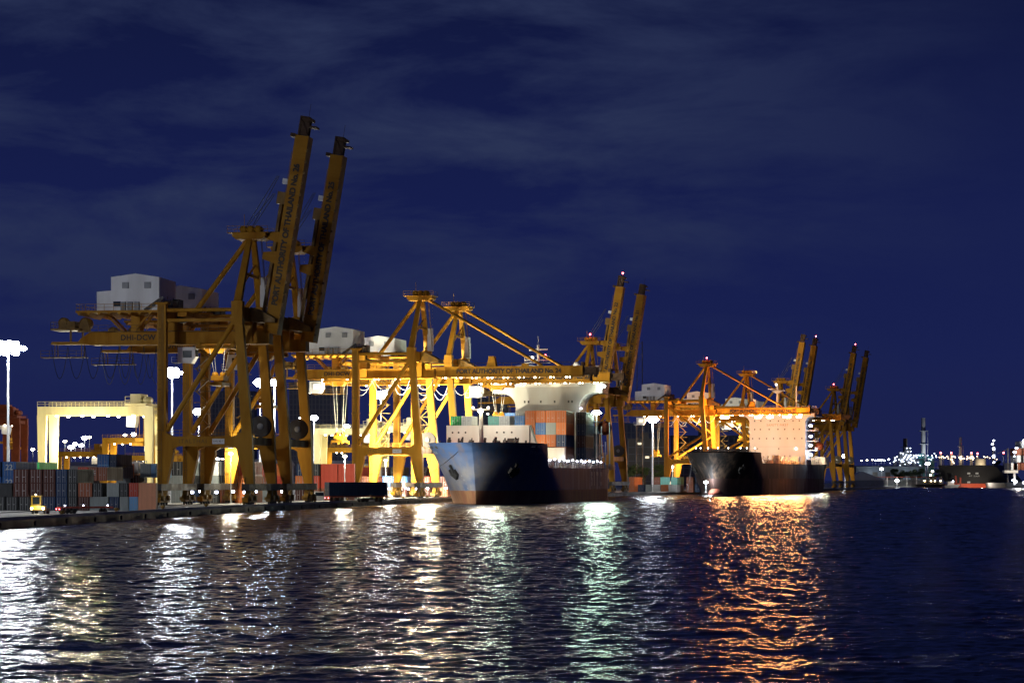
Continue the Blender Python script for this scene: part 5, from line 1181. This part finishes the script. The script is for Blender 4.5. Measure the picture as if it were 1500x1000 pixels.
# tug
T = thing('tug_boat', 'low dark tug boat with warm lamps left of the black tanker stern', 'tug boat', (PX(1365, 1520), 1520, 0), 0)
MB().prism([(-11, 2.2), (-9, 0.2), (9.5, 0.2), (14, 3.6), (9, 2.4)], -3, 3).build('hull', M_BLACK, T)
MB().box(-4, 4, -2, 2, 2.2, 4.4).box(-1.5, 2.5, -1.6, 1.6, 4.4, 6.6).build('wheelhouse', M_DARK, T)
for k, u in enumerate((-5, -1, 1.5, 5)): MB().lathe((u, -2.6, 4.3), [(0.2, -0.3), (0.45, 0), (0.2, 0.3)], 8).build('deck_lamp', E_WW if k else E_OR, T)
T = thing('work_boat', 'small white work boat moored between the tug and the tanker', 'work boat', (PX(1387, 1500), 1488, 0), 0.3)
MB().prism([(-5, 1.4), (-4.5, 0), (4, 0), (6, 2.2)], -1.6, 1.6).build('hull', M_GREY, T); MB().box(-2.5, 2, -1.2, 1.2, 1.4, 4).build('wheelhouse', M_SHIPW, T)
MB().lathe((1, -1.6, 4.2), [(0.2, -0.3), (0.5, 0), (0.2, 0.3)], 8).build('deck_lamp', E_BLUE, T)

# refinery
def tower(label, x, ybase, ytop, Z, r, m=M_GREY, lamps=(), bands=0, em=E_FAR, red=False, name='refinery_tower', lr=0.6, pwr=0):
    w = PW(ytop, Z); T = thing(name, label, 'tower', (PX(x, Z), Z, 0.9), 0, 'refinery towers across the water')
    MB().lathe((0, 0, 0), [(r * 1.15, 0), (r, w * 0.3), (r * 0.85, w - 0.9)], 12).build('column', m, T)
    b = MB()
    for k in range(1, 5): b.box(-r * 1.7, r * 1.7, -r * 1.7, r * 1.7, (w - 0.9) * k / 5, (w - 0.9) * k / 5 + 0.5)
    b.beam((r * 1.6, -r * 1.2, 0), (r * 1.6, -r * 1.2, (w - 0.9) * 0.8), 0.3); b.build('platform', M_GREY, T)
    for (lx, ly) in lamps:
        MB().lathe((PX(lx, Z) - PX(x, Z), -r * 1.9, PW(ly, Z) - 0.9), [(lr * 0.5, -lr * 0.6), (lr, 0), (lr * 0.5, lr * 0.6)], 8).build('lamp', em, T)
    if red: MB().lathe((0, 0, w - 0.3), [(0.4, -0.6), (0.8, 0), (0.4, 0.6)], 8).build('warning_lamp', E_RED, T)
    if pwr > 8000: lamp_light(T, (0, -14, (w - 0.9) * 0.4), pwr * 0.04, (1, 0.75, 0.5) if em is E_FARW else (0.85, 0.95, 1), 1.0)
    return T
random.seed(3)
Zr = 2100
def cluster(x0, x1, y0, y1, n): return [(random.uniform(x0, x1), random.uniform(y0, y1)) for _ in range(n)]
tower('leftmost low column of the refinery with scattered lamps', 1311, 700, 668, Zr, 2.0, lamps=cluster(1308, 1316, 668, 678, 6))
tower('refinery column wrapped in bluish lamps, second from left', 1320, 700, 661, Zr, 2.6, lamps=cluster(1315, 1325, 663, 677, 12), pwr=6000)
tower('widest refinery column with the highest bluish lamps', 1329, 700, 655, Zr, 3.0, lamps=[(1327, 656.3), (1332, 656.3), (1332.5, 661), (1328, 661.5)] + cluster(1323, 1334, 665, 678, 16), pwr=6000)
tower('dark refinery column reaching above the lamp cluster', 1326, 700, 642, Zr + 60, 2.2, M_DARK)
tower('short refinery column right of the lamp cluster', 1339, 700, 666, Zr, 2.4, lamps=cluster(1334, 1345, 666, 677, 12), pwr=5000)
tower('refinery column with teal glow and white lamps under the chimney', 1350, 700, 664, Zr, 3.2, mat('teal_cladding', (0.10, 0.35, 0.33), 0.6), lamps=[(1346, 667), (1350, 666.5), (1357, 667), (1363.5, 667), (1367, 664), (1369, 667)], red=False, pwr=9000)
tower('broad teal refinery unit beside the chimney', 1363, 700, 668, Zr, 3.6, mat('teal_cladding', (0.10, 0.35, 0.33), 0.6), lamps=cluster(1358, 1371, 667, 673, 4), pwr=6000)
CH = tower('tall grey chimney rising above the refinery', 1352.5, 700, 612, Zr + 80, 2.2, mat('chimney_grey', (0.32, 0.32, 0.32), 0.7), name='chimney', pwr=0)
lamp_light(CH, (6, -18, 26), 20000, (0.8, 0.9, 1), 1)
tower('slim cream flare stack with orange lit foot', 1407, 700, 640, Zr, 1.3, M_SHIPW, lamps=cluster(1402, 1412, 668, 674, 8), em=E_FARW, name='flare_stack', pwr=16000)
tower('orange lit column with red tip left of the flare stack', 1393.5, 700, 664, Zr, 1.3, M_SHIPW, lamps=[(1394, 669), (1396, 668), (1398, 669), (1394, 673), (1395, 676), (1396.5, 678)], em=E_FARW, red=True, pwr=9000)
tower('orange lit column with red tip right of the flare stack', 1423, 700, 664, Zr, 1.4, M_SHIPW, lamps=cluster(1416, 1428, 668, 673, 12), em=E_FARW, red=True, pwr=9000)
tower('leftmost orange lit column of the right refinery part', 1378, 700, 664, Zr, 1.3, M_SHIPW, lamps=cluster(1376, 1390, 668, 671, 5), em=E_FARW, red=True, pwr=9000)
tower('thin mast with a magenta red lamp behind the storage tank', 1432, 700, 665, Zr, 0.5, M_GREY, lamps=[(1431, 668), (1441, 668.5), (1446, 669)], em=E_FARW, red=True)
tower('dark lattice tower with a column of white lamps', 1455, 700, 644, 1900, 1.0, M_DARK, lamps=[(1455, 645), (1453, 650), (1455, 656), (1455, 658), (1455, 667), (1455, 669), (1455, 677), (1454, 668)], em=E_BLUE, lr=0.9, pwr=5000)
tower('short post with an orange red lamp at far right', 1470, 700, 664, 1900, 0.6, M_GREY, red=True)
T = thing('storage_tank', 'squat cream storage tank lit warm behind the black tanker', 'storage tank', (PX(1435.5, 2000), 2000, 0.9), 0)
tw = PW(671, 2000) - 0.9
MB().lathe((0, 0, 0), [(4.9, 0), (4.9, tw - 0.8), (4.4, tw - 0.2), (0.5, tw)], 24).build('shell', M_SHIPW, T); MB().rail([(-4.5, -1, tw - 0.3), (4.5, -1, tw - 0.3)]).build('railing', M_GREY, T)
lamp_light(T, (0, -16, 14), 9000, (1, 0.8, 0.5), 1)

for i in range(16):
    x_ = 1376 + i * 5.6 + (i * 7 % 3); smalllamp('warm pipe rack lamp in the row behind the black tanker, %s of the row' % (ORD + ['sixteenth'])[i], x_, 669.5 + (i * 5 % 4), 2050, 0.55, E_FARW, group='warm lamps behind the tanker')
for i in range(9):
    x_ = 1304 + i * 7.3; smalllamp('low white lamp at the foot of the refinery, %s from left' % ORD[i], x_, 678 + (i * 3 % 4) * 1.6, 2000, 0.5, E_FAR, group='low lamps at the refinery foot')
# lattice radio mast behind crane 21
T = thing('lattice_mast', 'thin dark lattice mast right of the raised boom 21', 'lattice mast', (PX(937, 900), 900, QH), 0)
lm = MB(); hh = PW(500, 900) - QH
for sx, sy in ((-1, -1), (1, -1), (1, 1), (-1, 1)): lm.beam((sx * 1.2, sy * 1.2, 0), (sx * 0.9, sy * 0.9, hh), 0.16)
for k in range(26):
    z0 = hh * k / 26; z1 = hh * (k + 1) / 26
    lm.beam((-1.1, -1.1, z0), (1.1, -1.1, z1), 0.09).beam((1.1, -1.1, z0), (1.1, 1.1, z1), 0.09)
lm.build('frame', M_DARK, T)

# ---------------------------------------------------------------- trees on the far right bank and in the yard
def tree(label, x, ytop, Z, wpx):
    s_ = FPX / Z; h = PW(ytop, Z) - QH; r = wpx / s_ / 2
    T = thing('tree', label, 'tree', (PX(x, Z), Z, QH), 0, 'dark trees behind the port')
    MB().tube((0, 0, 0), (0.2, 0, h * 0.55), 0.35, 8, 0.2).tube((0.2, 0, h * 0.5), (-r * 0.4, 0, h * 0.75), 0.2, 6, 0.1).tube((0.2, 0, h * 0.45), (r * 0.45, 0, h * 0.7), 0.2, 6, 0.1).build('trunk', mat('bark', (0.08, 0.06, 0.04), 0.9), T)
    c = MB(); cl = [(random.uniform(-0.6, 0.6) * r, random.uniform(-0.5, 0.5) * r, h * random.uniform(0.45, 0.85), random.uniform(0.3, 0.5)) for _ in range(9)]
    for _ in range(900):
        q = random.choice(cl); th = random.uniform(0, 2 * pi); ph = random.uniform(-1, 1); rr = r * q[3] * random.uniform(0.4, 1.15)
        p = Vector((q[0] + rr * cos(th) * sqrt(1 - ph * ph), q[1] + rr * sin(th) * sqrt(1 - ph * ph), min(h, q[2] + rr * ph * 0.8)))
        a = Vector((random.uniform(-1, 1), random.uniform(-1, 1), random.uniform(-1, 1))).normalized(); b = a.orthogonal().normalized(); z = random.uniform(0.3, 0.6)
        c.add([p - a * z, p + b * z * 0.6, p + a * z, p - b * z * 0.6], [(0, 1, 2, 3)])
    c.build('crown', mat('leaves', (0.05, 0.08, 0.03), 0.7), T)
for i, (x_, y_, w_) in enumerate(((1310, 683, 16), (1322, 681, 18), (1336, 682, 18), (1349, 684, 16), (1374, 684, 14), (1462, 668, 16), (1471, 672, 14))):
    tree('dark leafy tree on the far bank, %s from left' % ORD[i], x_, y_, 1720, w_)
for i, (x_, y_, w_) in enumerate(((926, 676, 26), (944, 680, 24), (962, 677, 24))):
    tree('dark tree below the grey industrial block, %s from left' % ORD[i], x_, y_, 1050, w_)

# ---------------------------------------------------------------- humid night air
if HAZE > 0:
    hz = MB().box(-900, 2600, -40, 2700, -1.6, 110).build('haze', None); hz.data.materials.clear()
    hm_ = bpy.data.materials.new('humid_air'); hm_.use_nodes = True; tn = hm_.node_tree; tn.nodes.clear()
    oo = tn.nodes.new('ShaderNodeOutputMaterial'); pv = tn.nodes.new('ShaderNodeVolumePrincipled')
    pv.inputs['Color'].default_value = (0.85, 0.88, 0.95, 1); pv.inputs['Density'].default_value = HAZE; pv.inputs['Anisotropy'].default_value = 0.75
    tn.links.new(pv.outputs[0], oo.inputs['Volume']); hz.data.materials.append(hm_); tag(hz, kind='stuff')
